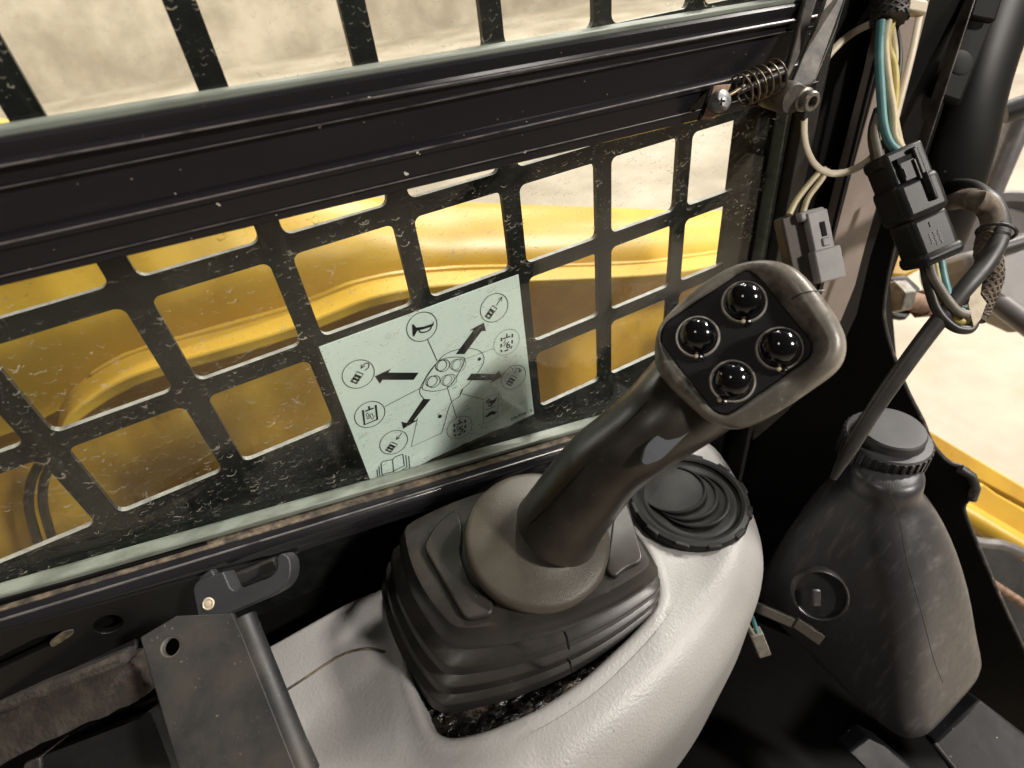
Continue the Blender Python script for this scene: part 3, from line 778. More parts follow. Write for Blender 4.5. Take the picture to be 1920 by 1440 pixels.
def hl(f, g, off):
    """loop between plate outline (f=0) and outer outline (f=1), g scales, off along the normal (number or function of the angle)"""
    out = []
    for k in range(NH):
        a = 2 * math.pi * k / NH; d = (dP[k] * (1 - f) + dO[k] * f) * g
        q = HO + hu * (math.cos(a) * d) + hv * (math.sin(a) * d)
        out.append(q + HN * (off(q) if callable(off) else off))
    return out
# the hood is higher on the far right side of the plate
rd = (hp(1545, 600) - hp(1398, 640)).normalized()
def hood(h0, h1):
    def f(q):
        t = max(0, min(1, ((q - HO).dot(rd) - .008) / .022)); t = t * t * (3 - 2 * t)
        return h0 + (h1 - h0) * t
    return f
loops = [hl(1, .42, -.036), hl(1, .66, -.033), hl(1, .84, -.025), hl(1, .95, -.0165), hl(1, .995, -.0085), hl(1, 1.0, -.004), hl(1, .985, hood(-.0022, -.0008)), hl(.93, .975, hood(-.0012, .0028)), hl(.78, .985, hood(-.0004, .0062)), hl(.48, 1.0, hood(.0003, .0076)), hl(.22, 1.0, hood(.0004, .0066)), hl(.08, 1.0, hood(.0003, .0016)), hl(0.0, 1.0, -.0002), hl(0, .99, -.003)]
head = loft('head', loops, MAT['head'], joy, angle=65)
tube('seam', [hp(1484, 560, .0056), hp(1498, 552, .0070), hp(1520, 546, .0066), hp(1546, 545, .0035)], .0003, MAT['grip'], head, seg=6)
fp = hl(0, .985, -.0024)
prism('face_plate', fp, HN * .0022, MAT['face'], joy, bevel=.0005)
for i, (px, py) in enumerate(((1391, 563), (1304, 628), (1457, 650), (1369, 711))):
    c = hp(px + 4, py + 4, -.0003)
    bt = thing('button', None, None, c); bt.parent = joy; bt.location = c - ORG[joy]
    lathe('ring', c, HN, [(.0086, .0002), (.0086, .0012), (.0089, .0016), (.0093, .0016), (.0096, .0010), (.0098, .0002)], MAT['ring'], bt, seg=44, cap0=False, cap1=False)
    pr_ = [(.0081, .0006)] + [(.0082 * math.cos(a), .0042 + .0078 * math.sin(a)) for a in [math.radians(x) for x in range(-10, 91, 8)]]
    lathe('ball', c, HN, pr_, MAT['ball'], bt, seg=44, angle=80)
    lathe('socket', c, HN, [(.0086, .00035), (.0001, .0004)], MAT['face'], bt, seg=30, cap0=False)
    nd = (CD * .94 + CR * (.10 if i != 3 else -.45)).normalized(); nd = (nd - HN * nd.dot(HN)).normalized()
    e = c + nd * .0093
    lathe('notch', e + HN * .0004, HN, [(.0021, 0), (.0021, .0018), (.0017, .0022), (.0003, .0020)], MAT['ball'], bt, seg=16)
    lathe('notch_dot', e + HN * .0004 - CR * .0016, HN, [(.0010, 0), (.0010, .0022), (.0006, .0026), (.0001, .0026)], MAT['zip'], bt, seg=12)

# ------------------------------------------------------------------ console
CZ = -.262
con = thing('console', 'light grey moulded side console around the joystick boot', 'console', (.22, -.10, -.40))
hole = [hit(x, y, 2, CZ) for x, y in ((806, 1366), (838, 1384), (905, 1372), (1000, 1334), (1095, 1272), (1195, 1178), (1236, 1130))]
ccx = V((.222, -.082, CZ))
hl3 = hole + [V((.310, -.112, CZ)), V((.312, -.075, CZ)), V((.290, -.052, CZ)), V((.22, -.048, CZ)), V((.168, -.052, CZ)), hit(752, 1160, 2, CZ), hit(768, 1262, 2, CZ)]
out_ = [hit(x, y, 2, CZ) for x, y in ((1332, 806), (1392, 872), (1432, 948), (1447, 1010), (1436, 1075), (1395, 1160), (1340, 1240), (1285, 1305), (1215, 1378), (1150, 1440), (1060, 1530), (900, 1660), (640, 1760))]
out_ += [V((-.02, -.17, CZ)), V((-.03, -.09, CZ)), V((0.0, -.035, CZ)), hit(440, 1238, 2, CZ), hit(560, 1168, 2, CZ), hit(640, 1124, 2, CZ), V((.16, -.030, CZ)), V((.30, -.028, CZ)), V((.40, -.036, CZ))]
def polar(loop, c, n):
    L = [((p - c).x, (p - c).y) for p in loop]; d = []
    for k in range(n):
        a = 2 * math.pi * k / n; dx, dy = math.cos(a), math.sin(a); best = 0
        for i in range(len(L)):
            (x1, y1), (x2, y2) = L[i - 1], L[i]; ex, ey = x2 - x1, y2 - y1; det = dx * -ey + ex * dy
            if abs(det) < 1e-14: continue
            t = (x1 * -ey + ex * y1) / det; s_ = (dx * y1 - dy * x1) / det
            if t > 0 and -1e-6 <= s_ <= 1 + 1e-6: best = max(best, t)
        d.append(best)
    for _ in range(2): d = [(d[i - 1] + 2 * d[i] + d[(i + 1) % n]) / 4 for i in range(n)]
    return d
NC = 220
dI = polar(round_poly(hl3, .012, 4), ccx, NC); dE = polar(smooth_path(out_, 5, True), ccx, NC)
def cl(fn):
    out = []
    for k in range(NC):
        a = 2 * math.pi * k / NC; r, z = fn(dI[k], dE[k], a)
        out.append(ccx + V((math.cos(a) * r, math.sin(a) * r, z)))
    return out
def fil(a):
    """edge rounding radius: wide on the operator's side, tight towards the window"""
    s = (1 - math.sin(a)) / 2                 # 1 towards -Y
    return .010 + .036 * s ** 1.3
lp = [cl(lambda i, e, a: (i - .004, -.030)), cl(lambda i, e, a: (i - .001, -.006)), cl(lambda i, e, a: (i, -.002)), cl(lambda i, e, a: (i + .0015, .0005)), cl(lambda i, e, a: (i + .004, .0015)), cl(lambda i, e, a: (i + .007, .0006)), cl(lambda i, e, a: (i + .010, -.0004))]
for t in (.25, .5, .75):
    lp.append(cl(lambda i, e, a, t=t: (i + .010 + max(.001, e - fil(a) - i - .010) * t, 0)))
for ang in range(0, 91, 10):
    q = math.radians(ang)
    lp.append(cl(lambda i, e, a, q=q: (max(e - fil(a), i + .011) + (e - max(e - fil(a), i + .011)) * math.sin(q), -fil(a) * 1.15 * (1 - math.cos(q)))))
lp.append(cl(lambda i, e, a: (e - .002, -.10))); lp.append(cl(lambda i, e, a: (e - .012, -.20)))
loft('shell', lp, MAT['console'], con, cap0=False, cap1=False, angle=60)
# raised cover at its rear end, with the joint line between
cov = [hit(x, y, 2, CZ + .004) for x, y in ((452, 1236), (622, 1134), (690, 1112), (770, 1190), (748, 1228), (690, 1210), (640, 1222), (500, 1312), (430, 1360))]
jl = smooth_path([hit(x, y, 2, CZ + .0001) for x, y in ((440, 1362), (505, 1316), (575, 1270), (640, 1229), (690, 1216), (722, 1222))], 5)
tube('joint_line', jl, .0008, MAT['dirtseal'], con, seg=6)
# greasy rubber floor inside the opening
gl_ = cl(lambda i, e, a: (i + .003, -.016)); c = ccx + V((0, 0, -.016))
vs = [c] + gl_; mid = []
rings = 14; vs = []; fs = []
for r in range(rings + 1):
    for k in range(NC):
        p = c.lerp(gl_[k], .35 + .65 * r / rings)
        vs.append(p + V((0, 0, .0025 * (math.sin(p.x * 420 + math.sin(p.y * 300) * 2) * math.cos(p.y * 380 + p.x * 90)) + random.uniform(-.0008, .0008))))
for r in range(rings):
    for k in range(NC):
        l = (k + 1) % NC; fs.append((r * NC + k, r * NC + l, r * NC + NC + l, r * NC + NC + k))
mesh('greasy_gasket', vs, fs, MAT['grease'], con)

# ------------------------------------------------------------------ round air vent
vc = hit(1291, 940, 2, CZ + .002)
ve = hit(1412, 968, 2, CZ + .002)
VR = .0425
vn = V((.03, -.06, 1)).normalized()
ven = thing('air_vent', 'black round air vent with overlapping curved louvres beside the joystick', 'air vent', vc)
lathe('bezel', vc, vn, [(VR, -.004), (VR, .003), (VR - .0012, .0048), (VR - .0045, .0055), (VR - .0065, .0048), (VR - .007, .003), (VR - .009, .0022)], MAT['vent'], ven, seg=72, cap0=False, cap1=False, angle=30)
vu, vv, vn = frame_for(vn, V((0, 1, 0)))
lathe('disc', vc, vn, [(VR - .0085, .0020), (VR - .010, .0028), (VR - .0115, .0029), (.001, .0029)], MAT['vent'], ven, seg=60, cap0=False)
for k in range(12):
    a = 2 * math.pi * (k + .35) / 12
    r_ = VR - .0012; d = vu * math.cos(a) + vv * math.sin(a); tdir = vn.cross(d)
    p = vc + d * r_ + vn * .003
    bar('grip_tab', p - tdir * .0052, p + tdir * .0052, .0042, .0046, MAT['vent'], ven, side=d, bevel=.0012)
# overlapping louvres, each a crescent step lower than the one before
ld = (hit(1400, 985, 2, CZ) - hit(1215, 900, 2, CZ)).normalized()
le = vn.cross(ld)
RI = VR - .0118
for i, (sh, rr, hgt) in enumerate(((-.0100, .0235, .0066), (-.0020, .0245, .0056), (.0048, .0262, .0046))):
    cen = vc + ld * (sh - .0035)
    pts = []
    for k in range(48):
        a = 2 * math.pi * k / 48; p = cen + ld * (math.cos(a) * rr) + le * (math.sin(a) * rr)
        q = p - vc; 
        if q.length > RI: p = vc + q.normalized() * RI
        pts.append(p)
    cm = sum(pts, V((0, 0, 0))) / len(pts)
    def lv(s, h):                      # each louvre is tipped: flush at its rear, standing proud at its front lip
        o_ = []
        for p in pts:
            q = cm + (p - cm) * s; g_ = (.5 + .5 * (q - cm).dot(ld) / rr)
            o_.append(q + vn * (.0035 + (hgt - .0035 + h) * g_))
        return o_
    l0 = [p + vn * .002 for p in pts]; l1 = lv(1, -.0004); l2 = lv(.98, .0004); l3 = lv(.93, .0004); l4 = lv(.86, .0001)
    lo_ = loft('louvre', [l0, l1, l2, l3, l4], MAT['vent'], ven, angle=40)
    arc = []
    for k in range(41):
        a = math.radians(-112 + 224 * k / 40); p = cen + ld * (math.cos(a) * rr * .97) + le * (math.sin(a) * rr * .97)
        if (p - vc).length < RI * .985: arc.append(p + vn * (.0035 + (hgt - .0035) * (.5 + .5 * math.cos(a)) + .0004))
    tube('louvre_lip', arc, [.0006, .0013, .0015, .0015, .0013, .0006], MAT['vent'], lo_, seg=8)

# ------------------------------------------------------------------ lower left: ledge, bracket, latch, foam, box
LY = -.0385
led = thing('sill_ledge', 'black steel ledge plate with punched holes under the window sill', 'ledge plate', hit(150, 1200, 1, LY))
lo = [hit(x, y, 1, LY) for x, y in ((-120, 1222), (0, 1186), (300, 1102), (420, 1070), (560, 1036), (548, 1064), (430, 1110), (430, 1170), (262, 1200), (0, 1326), (-120, 1386))]
hx = circle(hit(203, 1171, 1, LY), (0, -1, 0), .0062, 20, r2=.0066)
slot = [hit(x, y, 1, LY) for x, y in ((-60, 1262), (70, 1196), (128, 1180), (136, 1190), (80, 1218), (-60, 1284))]
plate('ledge_plate', lo, [hx[::-1], round_poly(slot, .002, 3)], (0, .004, 0), MAT['postblack'], led, bevel=.0004, smooth=False)
sp = [hit(x, y, 1, LY - .0002) for x, y in ((85, 1208), (132, 1182), (140, 1190), (98, 1218))]
o = mesh('torn_foam', *prism_geo(round_poly([hit(x, y, 1, LY - .0008) for x, y in ((92, 1206), (118, 1186), (138, 1181), (138, 1189), (112, 1206), (98, 1214))], .001, 2), (0, .001, 0)), MAT['dirtseal'], led)
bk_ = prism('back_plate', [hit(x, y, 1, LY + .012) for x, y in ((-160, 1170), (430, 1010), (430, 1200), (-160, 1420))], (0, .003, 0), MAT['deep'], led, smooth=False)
# lower lip of the ledge
bar('lip', hit(-60, 1352, 1, LY - .001), hit(258, 1203, 1, LY - .001), .003, .010, MAT['black'], led)
# broad strap bracket running down to the seat side
br = thing('strap_bracket', 'broad black steel strap bracket with a round hole and rounded edge', 'bracket', at(440, 1460, .262))
bn = (at(260, 1440, .262) - at(262, 1198, .278)); 
b00, b01 = at(258, 1197, .272), at(446, 1150, .279)
b10, b11 = at(352, 1490, .250), at(576, 1490, .253)
nb = (b01 - b00).cross(b10 - b00).normalized()
if nb.dot(CP - b00) < 0: nb = -nb
def bp(px, py, off=0): return hitp(px, py, b00 + nb * off, nb)
ou = [bp(x, y) for x, y in ((262, 1196), (330, 1155), (436, 1150), (450, 1180), (566, 1470), (345, 1480))]
plate('strap', ou, [circle(bp(320, 1213), nb, .0042, 22)[::1]], -nb * .004, MAT['blackdirty'], br, bevel=.0006, smooth=False)
rim_ = lathe('hole_rim', bp(320, 1213) - nb * .001, nb, [(.0042, -.003), (.0040, .0008), (.0046, .0010)], MAT['steel'], br, seg=22, cap0=False, cap1=False)
# folded round edge
e0, e1 = bp(444, 1160), bp(566, 1470)
tube('rolled_edge', [e0 - nb * .0069, e1 - nb * .0069], .0068, MAT['blackdirty'], br, seg=20)
fl_ = bar('flange', e0 - nb * .018 + (e1 - e0).cross(nb).normalized() * .003, e1 - nb * .018, .022, .003, MAT['blackdirty'], br, side=nb)
# foam strip and dark box behind the strap
fo = thing('foam_strip', 'crumbling grey foam strip along the ledge at the lower left', 'foam', at(120, 1330, .30))
fpts = [(-60, 1358), (60, 1302), (180, 1252), (246, 1236), (262, 1258), (276, 1300), (238, 1326), (150, 1362), (60, 1402), (-60, 1470)]
fz = []
for a, b in zip(fpts, fpts[1:] + fpts[:1]):
    for k in range(5):
        t = k / 5; fz.append(at(a[0] + (b[0] - a[0]) * t + random.uniform(-3, 3), a[1] + (b[1] - a[1]) * t + random.uniform(-3, 3), .287))
prism('foam_pad', fz, CF * .015, MAT['foam'], fo, bevel=.0015)
bar('foam_edge', at(-60, 1346, .282), at(246, 1226, .286), .006, .012, MAT['foam'], fo, side=CD, bevel=.002)
bx_ = thing('seat_side_box', 'dark blue black box corner below the foam strip', 'box', at(180, 1460, .30))
q = [at(x, y, .296) for x, y in ((78, 1418), (262, 1348), (280, 1330), (345, 1500), (60, 1500))]
prism('box_body', round_poly(q, [.004, .001, .002, 0, 0], 3), CF * .03, MAT['black'], bx_, bevel=.001)
prism('box_cap', [at(x, y, .294) for x, y in ((44, 1432), (74, 1420), (80, 1500), (30, 1500))], CF * .02, MAT['greypaint'], bx_, bevel=.001)
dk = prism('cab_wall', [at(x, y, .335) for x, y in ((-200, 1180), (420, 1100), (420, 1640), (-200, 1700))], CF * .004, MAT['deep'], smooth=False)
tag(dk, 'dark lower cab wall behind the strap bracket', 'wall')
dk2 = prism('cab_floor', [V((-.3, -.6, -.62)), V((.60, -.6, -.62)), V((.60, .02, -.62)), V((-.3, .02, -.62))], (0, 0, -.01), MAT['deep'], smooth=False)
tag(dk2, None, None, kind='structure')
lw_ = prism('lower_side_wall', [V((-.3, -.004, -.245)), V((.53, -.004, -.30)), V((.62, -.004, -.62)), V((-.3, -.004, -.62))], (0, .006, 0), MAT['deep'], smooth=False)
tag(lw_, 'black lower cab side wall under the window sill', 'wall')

# window latch with its loop handle
la = thing('window_latch', 'black plastic window latch with curved loop handle below the sill', 'latch', at(430, 1140, .288))
DL = .288
ln = -CF
lp_ = [(360, 1104), (368, 1090), (418, 1072), (432, 1104), (440, 1108), (508, 1082), (520, 1066), (518, 1044), (530, 1036), (544, 1048), (546, 1076), (536, 1100), (512, 1116), (400, 1164), (372, 1164)]
lv = []
O_ = at(440, 1100, DL); LN = (-CF + V((0, 0, .35))).normalized()
def lpp(px, py, off=0): return hitp(px, py, O_ + LN * off, LN)
body_ = round_poly([lpp(*p) for p in lp_], [.002, .002, .0008, .0015, .002, .004, .004, .003, .003, .004, .006, .006, .006, .002, .002], 4)
prism('lever', body_, -LN * .012, MAT['latch'], la, bevel=.0014, seg=3)
lathe('rivet', lpp(391, 1132, .0002), LN, [(.0031, 0), (.0031, .0004), (.0026, .0008), (.0022, .0003), (.0016, .0003), (.0014, .0008), (.0004, .0009)], MAT['zip'], la, seg=24)
bar('pivot_tab', lpp(382, 1096, -.009), lpp(408, 1078, -.009), .006, .008, MAT['latch'], la, side=LN)
bar('catch_strip', at(432, 1092, .305), at(520, 1056, .309), .007, .006, MAT['blackdirty'], la, side=CD)

# ------------------------------------------------------------------ right: posts
post = thing('corner_post', 'black cab corner post with a taupe inner face right of the window', 'post', (.56, -.03, -.60))
PY = -.03
# black channel between the window and the taupe face
def vx(px, py): return hit(px, py, 1, PY).x
xa, xb, xc = vx(1452, 300), vx(1594, 320), vx(1690, 320)
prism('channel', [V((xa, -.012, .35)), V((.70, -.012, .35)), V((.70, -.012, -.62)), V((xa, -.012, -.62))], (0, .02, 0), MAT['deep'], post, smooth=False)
prism('rib', [V((xa + .030, -.030, .35)), V((xa + .036, -.030, .35)), V((xa + .036, -.030, -.62)), V((xa + .030, -.030, -.62))], (0, .019, 0), MAT['black'], post, bevel=.0008)
# taupe face: only the post's lit strip, shaped along the shadow's edge, its lower end cut away in a curve
tp = [hit(x, y, 1, PY) for x, y in ((1700, -80), (1648, 140), (1594, 335), (1556, 480), (1532, 590), (1500, 700), (1545, 650), (1578, 600), (1604, 535), (1622, 465), (1642, 395), (1668, 300), (1704, 160), (1764, -80))]
prism('inner_face', tp, (0, .012, 0), MAT['taupe'], post, bevel=.001, smooth=False)
bar('edge_bead', hit(1690, -80, 1, PY - .001), hit(1530, 560, 1, PY - .001), .0022, .004, MAT['black'], post, side=CR)
# the post's shaded rest beyond it, put in as a black face
prism('outer_face', [hit(x, y, 1, PY + .006) for x, y in ((1745, -80), (1560, 640), (1480, 900), (1700, 900), (1668, 520), (1800, 100), (1850, -80))], (0, .01, 0), MAT['deep'], post, smooth=False)
# round black front post
fpost = thing('front_post', 'glossy black front door post at the upper right', 'post', at(1720, 520, .47))
DP = .43
cx = [(1902, -120), (1858, 60), (1812, 230), (1782, 340), (1764, 410), (1752, 465)]
pth = [at(x, y, DP + .09 * i / 5) for i, (x, y) in enumerate(cx)]
tube('post_tube', smooth_path(pth, 4), [.030, .030, .029, .0275, .026, .022], MAT['postblack'], fpost, seg=28, flat=.6, hint=CR.cross(CF))
bar('post_edge', at(1836, -60, .385), at(1718, 306, .425), .0014, .012, MAT['greypaint'], fpost, side=CR)
bar('door_flange', at(1866, -60, .400), at(1836, 40, .407), .020, .006, MAT['deep'], fpost, side=CR, bevel=.002)
lathe('flange_boss', at(1800, 118, .404), -CF, [(.009, 0), (.009, .0006), (.0082, .0010), (.001, .0010)], MAT['deep'], fpost, seg=26)
bar('flange_plate', at(1850, -20, .412), at(1768, 190, .424), .024, .008, MAT['deep'], fpost, side=CR, bevel=.003)

# front lower panel: black sheet with a cut edge
fpn = thing('bulkhead_sheet', 'black sheet steel front bulkhead with a wavy chipped edge', 'bulkhead', (.62, -.15, -.62))
on = at(1700, 900, .52); pn = V((-.85, -.45, .12)).normalized()
def fpp(px, py, off=0): return hitp(px, py, on + pn * off, pn)
edge = [(1704, 370), (1672, 470), (1655, 560), (1656, 610), (1672, 668), (1700, 738), (1728, 792), (1742, 828), (1762, 856), (1782, 872), (1806, 880), (1822, 896), (1827, 915), (1822, 932), (1808, 946), (1806, 962), (1822, 1004), (1850, 1070), (1885, 1150), (1930, 1248), (1990, 1400)]
ed3 = smooth_path([fpp(*p) for p in edge], 3)
pol = ed3 + [fpp(1990, 1700), fpp(1300, 1700), fpp(1330, 900), fpp(1470, 780), fpp(1560, 690), fpp(1606, 590), fpp(1632, 480), fpp(1668, 370)]
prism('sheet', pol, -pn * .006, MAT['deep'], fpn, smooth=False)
tube('cut_edge', [p - pn * .0025 + CR * .0006 for p in ed3], .0021, MAT['chip'], fpn, seg=8)
tube('boss', [fpp(1800, 879, .004), fpp(1822, 893, .004), fpp(1829, 915, .004), fpp(1822, 936, .004)], .004, MAT['chip'], fpn, seg=10)

# ------------------------------------------------------------------ fluid jug
jug = thing('fluid_jug', 'scuffed dark grey plastic fluid jug with black screw cap', 'jug', at(1650, 1390, .47))
def jloop(c, rx, ry, tilt=0, n=40, p=3.2, d=0):
    """superellipse cross-section, rx across the picture, ry in depth, lying level"""
    u = V((CR.x, CR.y, 0)).normalized(); v = V((CF.x, CF.y, 0)).normalized(); v = (v - u * u.dot(v)).normalized()
    out = []
    for k in range(n):
        a = 2 * math.pi * k / n; cs, sn = math.cos(a), math.sin(a)
        x = math.copysign(abs(cs) ** (2 / p), cs); y = math.copysign(abs(sn) ** (2 / p), sn)
        out.append(c + u * (x * rx) + v * (y * ry) + V((0, 0, d * x)))
    return out
# base rectangle standing level, seen corner-on; the walls slope in to the neck
zb_ = -.462
jL, jF, jR = hit(1392, 1120, 2, zb_), hit(1700, 1432, 2, zb_), hit(1852, 1262, 2, zb_)
jB = jL + jR - jF
nk = at(1654, 905, .436)
def jsec(t, s, z, p):
    c = ((jL + jF + jR + jB) / 4).lerp(nk, t); c.z = z
    e1 = (jF - jL) / 2; e2 = (jR - jF) / 2
    out = []
    for k in range(56):
        a = 2 * math.pi * k / 56 + .4; cs, sn = math.cos(a), math.sin(a)
        if s is None: out.append(c + V((CR.x, CR.y, 0)).normalized() * (cs * p) + V((CF.x, CF.y, 0)).normalized() * (sn * p)); continue
        x = math.copysign(abs(cs) ** (2 / p), cs); y = math.copysign(abs(sn) ** (2 / p), sn)
        out.append(c + e1 * (x * s) + e2 * (y * s * (1 + .25 * t)))
    return out
zn = nk.z
H = zn - zb_
jl_ = [jsec(0, .60, zb_, 4), jsec(0, .90, zb_ + .003, 5), jsec(0, .985, zb_ + .010, 5.5), jsec(.02, 1.0, zb_ + .022, 5.5), jsec(.16, .92, zb_ + .22 * H, 5.5), jsec(.36, .80, zb_ + .44 * H, 5), jsec(.56, .68, zb_ + .63 * H, 4.2), jsec(.74, .57, zb_ + .78 * H, 3.4), jsec(.88, .47, zb_ + .89 * H, 2.7), jsec(.95, .39, zb_ + .95 * H, 2.2), jsec(1.0, .33, zn - .002, 2.0)]
# turn the last rings into a round neck
def ringz(z, r, t):
    c = ((jL + jF + jR + jB) / 4).lerp(nk, 1.0); c.z = z
    ref = jl_[-1]
    return [c + V(((q - c).x, (q - c).y, 0)).normalized() * r for q in ref]
j0 = jl_[-1]
jl_ += [ringz(zn + .003, .0262, 1), ringz(zn + .008, .0250, 1), ringz(zn + .020, .0245, 1)]
loft('jug_body', jl_, MAT['jug'], jug, sub=1, angle=180)
cpc = at(1666, 818, .434); up = V((0.02, -.02, 1)).normalized()
lathe('neck_ring', cpc - up * .028, up, [(.0245, -.004), (.0280, 0), (.0280, .002), (.0250, .005)], MAT['capk'], jug, seg=40)
capo = lathe('cap', cpc, up, [(.0285, -.024), (.0295, -.022), (.0295, -.002), (.0300, -.001), (.0288, .0006), (.0240, .0010), (.0236, .0016), (.0234, .0080), (.0222, .0094), (.0170, .0096), (.001, .0090)], MAT['cap'], jug, seg=48, angle=35)
for k in range(34):
    a = 2 * math.pi * k / 34; cu_, cv_, _ = frame_for(up); d = cu_ * math.cos(a) + cv_ * math.sin(a)
    bar('cap_rib', cpc + d * .0298 - up * .0225, cpc + d * .0298 - up * .0010, .0026, .0018, MAT['capk'], capo, side=d.cross(up), bevel=.0005)
# mould seam and recessed emblem
tube('mould_seam', smooth_path([at(1664, 915, .4075), at(1686, 975, .404), at(1700, 1050, .400), at(1728, 1150, .402), at(1752, 1240, .408), at(1768, 1280, .414)], 5), .00025, MAT['capk'], jug, seg=6)
ec = at(1540, 1120, .398); en = (-CF - CR * .35).normalized()
lathe('drain_boss', ec, en, [(.0185, -.012), (.0185, -.004), (.0172, -.002), (.0162, -.0028), (.0156, -.006), (.0005, -.006)], MAT['capk'], jug, seg=36)
bar('boss_tab', ec + CD * -.006 - CR * .004 - CF * .0005, ec + CD * .006 - CR * .004 - CF * .0005, .006, .003, MAT['jug'], jug, side=CR)

# ------------------------------------------------------------------ floor rail bottom right and console stay
fr = thing('floor_rail', 'scratched black steel floor rail at the bottom right', 'rail', at(1800, 1440, .50))
def slab(name, pts, d, th, mt, par):
    return prism(name, [at(x, y, dd) for (x, y), dd in zip(pts, d)], CF * th, mt, par, bevel=.002)
slab('rail_top', [(1752, 1392), (1838, 1312), (1990, 1430), (1990, 1560), (1880, 1560)], [.508, .520, .49, .47, .47], .02, MAT['railscuff'], fr)
slab('rail_inner', [(1628, 1380), (1660, 1396), (1780, 1500), (1720, 1540), (1590, 1410)], [.50, .498, .48, .475, .49], .02, MAT['railscuff'], fr)
tube('rail_edge', [at(1752, 1394, .506), at(1885, 1560, .468)], .003, MAT['black'], fr, seg=10)
stay = thing('console_stay', 'thin brown stained stay bar between console and jug', 'stay bar', at(1480, 1160, .46))
bar('stay', at(1395, 1128, .45), at(1520, 1182, .452), .008, .006, MAT['pluggd'], stay, side=CD)
bar('stay_foot', at(1490, 1166, .449), at(1540, 1200, .446), .009, .005, MAT['pluggd'], stay, side=CD)

# small white plug with two wires hanging under the console
pl = thing('small_plug', 'small off-white two-wire plug hanging below the console', 'plug', at(1424, 1235, .44))
a_, b_ = at(1416, 1184, .437), at(1432, 1224, .446)
bar('housing', a_, b_, .0095, .008, MAT['plugw'], pl, side=CR, bevel=.0008)
for mt, p in (('teal', ((1392, 1132), (1408, 1152), (1420, 1186))), ('gwire', ((1388, 1140), (1398, 1164), (1412, 1188)))):
    tube('wire', smooth_path([at(x, y, .436) for x, y in p], 5), .0015, MAT[mt], pl, seg=10)

# ------------------------------------------------------------------ window latch arm with spring, bolts
arm2 = thing('latch_arm', 'worn grey steel window latch arm with coil spring and socket bolt', 'latch arm', at(1450, 200, .345))
def ap(px, py, d): return at(px, py, d)
aa = [ap(x, y, d) for x, y, d in ((1560, -40, .306), (1598, -40, .308), (1570, 52, .312), (1530, 150, .318), (1518, 160, .319), (1483, 172, .318), (1486, 150, .317), (1508, 98, .314), (1542, 20, .308))]
pa, pb, pcn = aa[0], aa[3], aa[5]
prism('arm_plate', aa, CF * .004, MAT['greypaint'], arm2, bevel=.0008, smooth=False)
prism('arm_back', [ap(x, y, .316) for x, y in ((1518, -40), (1545, -40), (1515, 56), (1505, 92), (1478, 150), (1470, 150), (1492, 70))], CF * .006, MAT['greypaint'], arm2, bevel=.001)
bc = at(1512, 186, .318); bax = (at(1530, 192, .312) - at(1470, 175, .331)).normalized()
lathe('pivot_sleeve', at(1440, 172, .334), bax, [(.0075, 0), (.0085, .001), (.0085, .020), (.0075, .022)], MAT['greypaint'], arm2, seg=26)
bl = lathe('bolt', at(1492, 182, .3255), bax, [(.0060, 0), (.0064, .002), (.0064, .0075), (.0054, .0082), (.0054, .0125), (.0048, .0135), (.0030, .0135), (.0026, .0095), (.0002, .0095)], MAT['steel'], arm2, seg=26, angle=30)
# spring: real coil
s0_, s1_ = at(1386, 172, .314), at(1462, 138, .316)
sa = (s1_ - s0_); sl_ = sa.length; sa.normalize(); su, sv, _ = frame_for(sa)
coil = []
for k in range(6 * 22 + 1):
    t = k / (6 * 22); an = 2 * math.pi * k / 22
    coil.append(s0_ + sa * (sl_ * t) + su * (math.cos(an) * .0086) + sv * (math.sin(an) * .0086))
tube('spring', coil, .0006, MAT['spring'], arm2, seg=8)
tube('spring_core', [s0_ - sa * .002, s1_ + sa * .004], .0016, MAT['kwire'], arm2, seg=14)
bar('spring_tail', at(1344, 192, .308), at(1398, 160, .310), .0022, .0022, MAT['spring'], arm2)
cl_ = thing('rail_clip', 'rusty clip plate with a cross-head screw at the rail end', 'clip', at(1345, 220, .345))
prism('clip_plate', [at(x, y, .309) for x, y in ((1338, 160), (1372, 156), (1352, 200), (1340, 222), (1316, 220), (1330, 190))], CF * .003, MAT['rust'], cl_, bevel=.0005, smooth=False)
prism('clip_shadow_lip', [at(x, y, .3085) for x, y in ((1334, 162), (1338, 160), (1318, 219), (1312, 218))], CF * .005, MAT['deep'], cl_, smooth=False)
sax = (-CF + CR * .45).normalized()
sc_ = lathe('screw', at(1343, 194, .308), sax, [(.0045, -.002), (.0055, .0015), (.0058, .004), (.0045, .0062), (.0015, .0072), (.0003, .0073)], MAT['screw'], cl_, seg=24)
for d in (CR, CD):
    p = at(1352, 190, .3015)
    bar('cross_slot', p - d * .0019, p + d * .0019, .0009, .0016, MAT['deep'], sc_, side=CR if d is CD else CD, bevel=0)

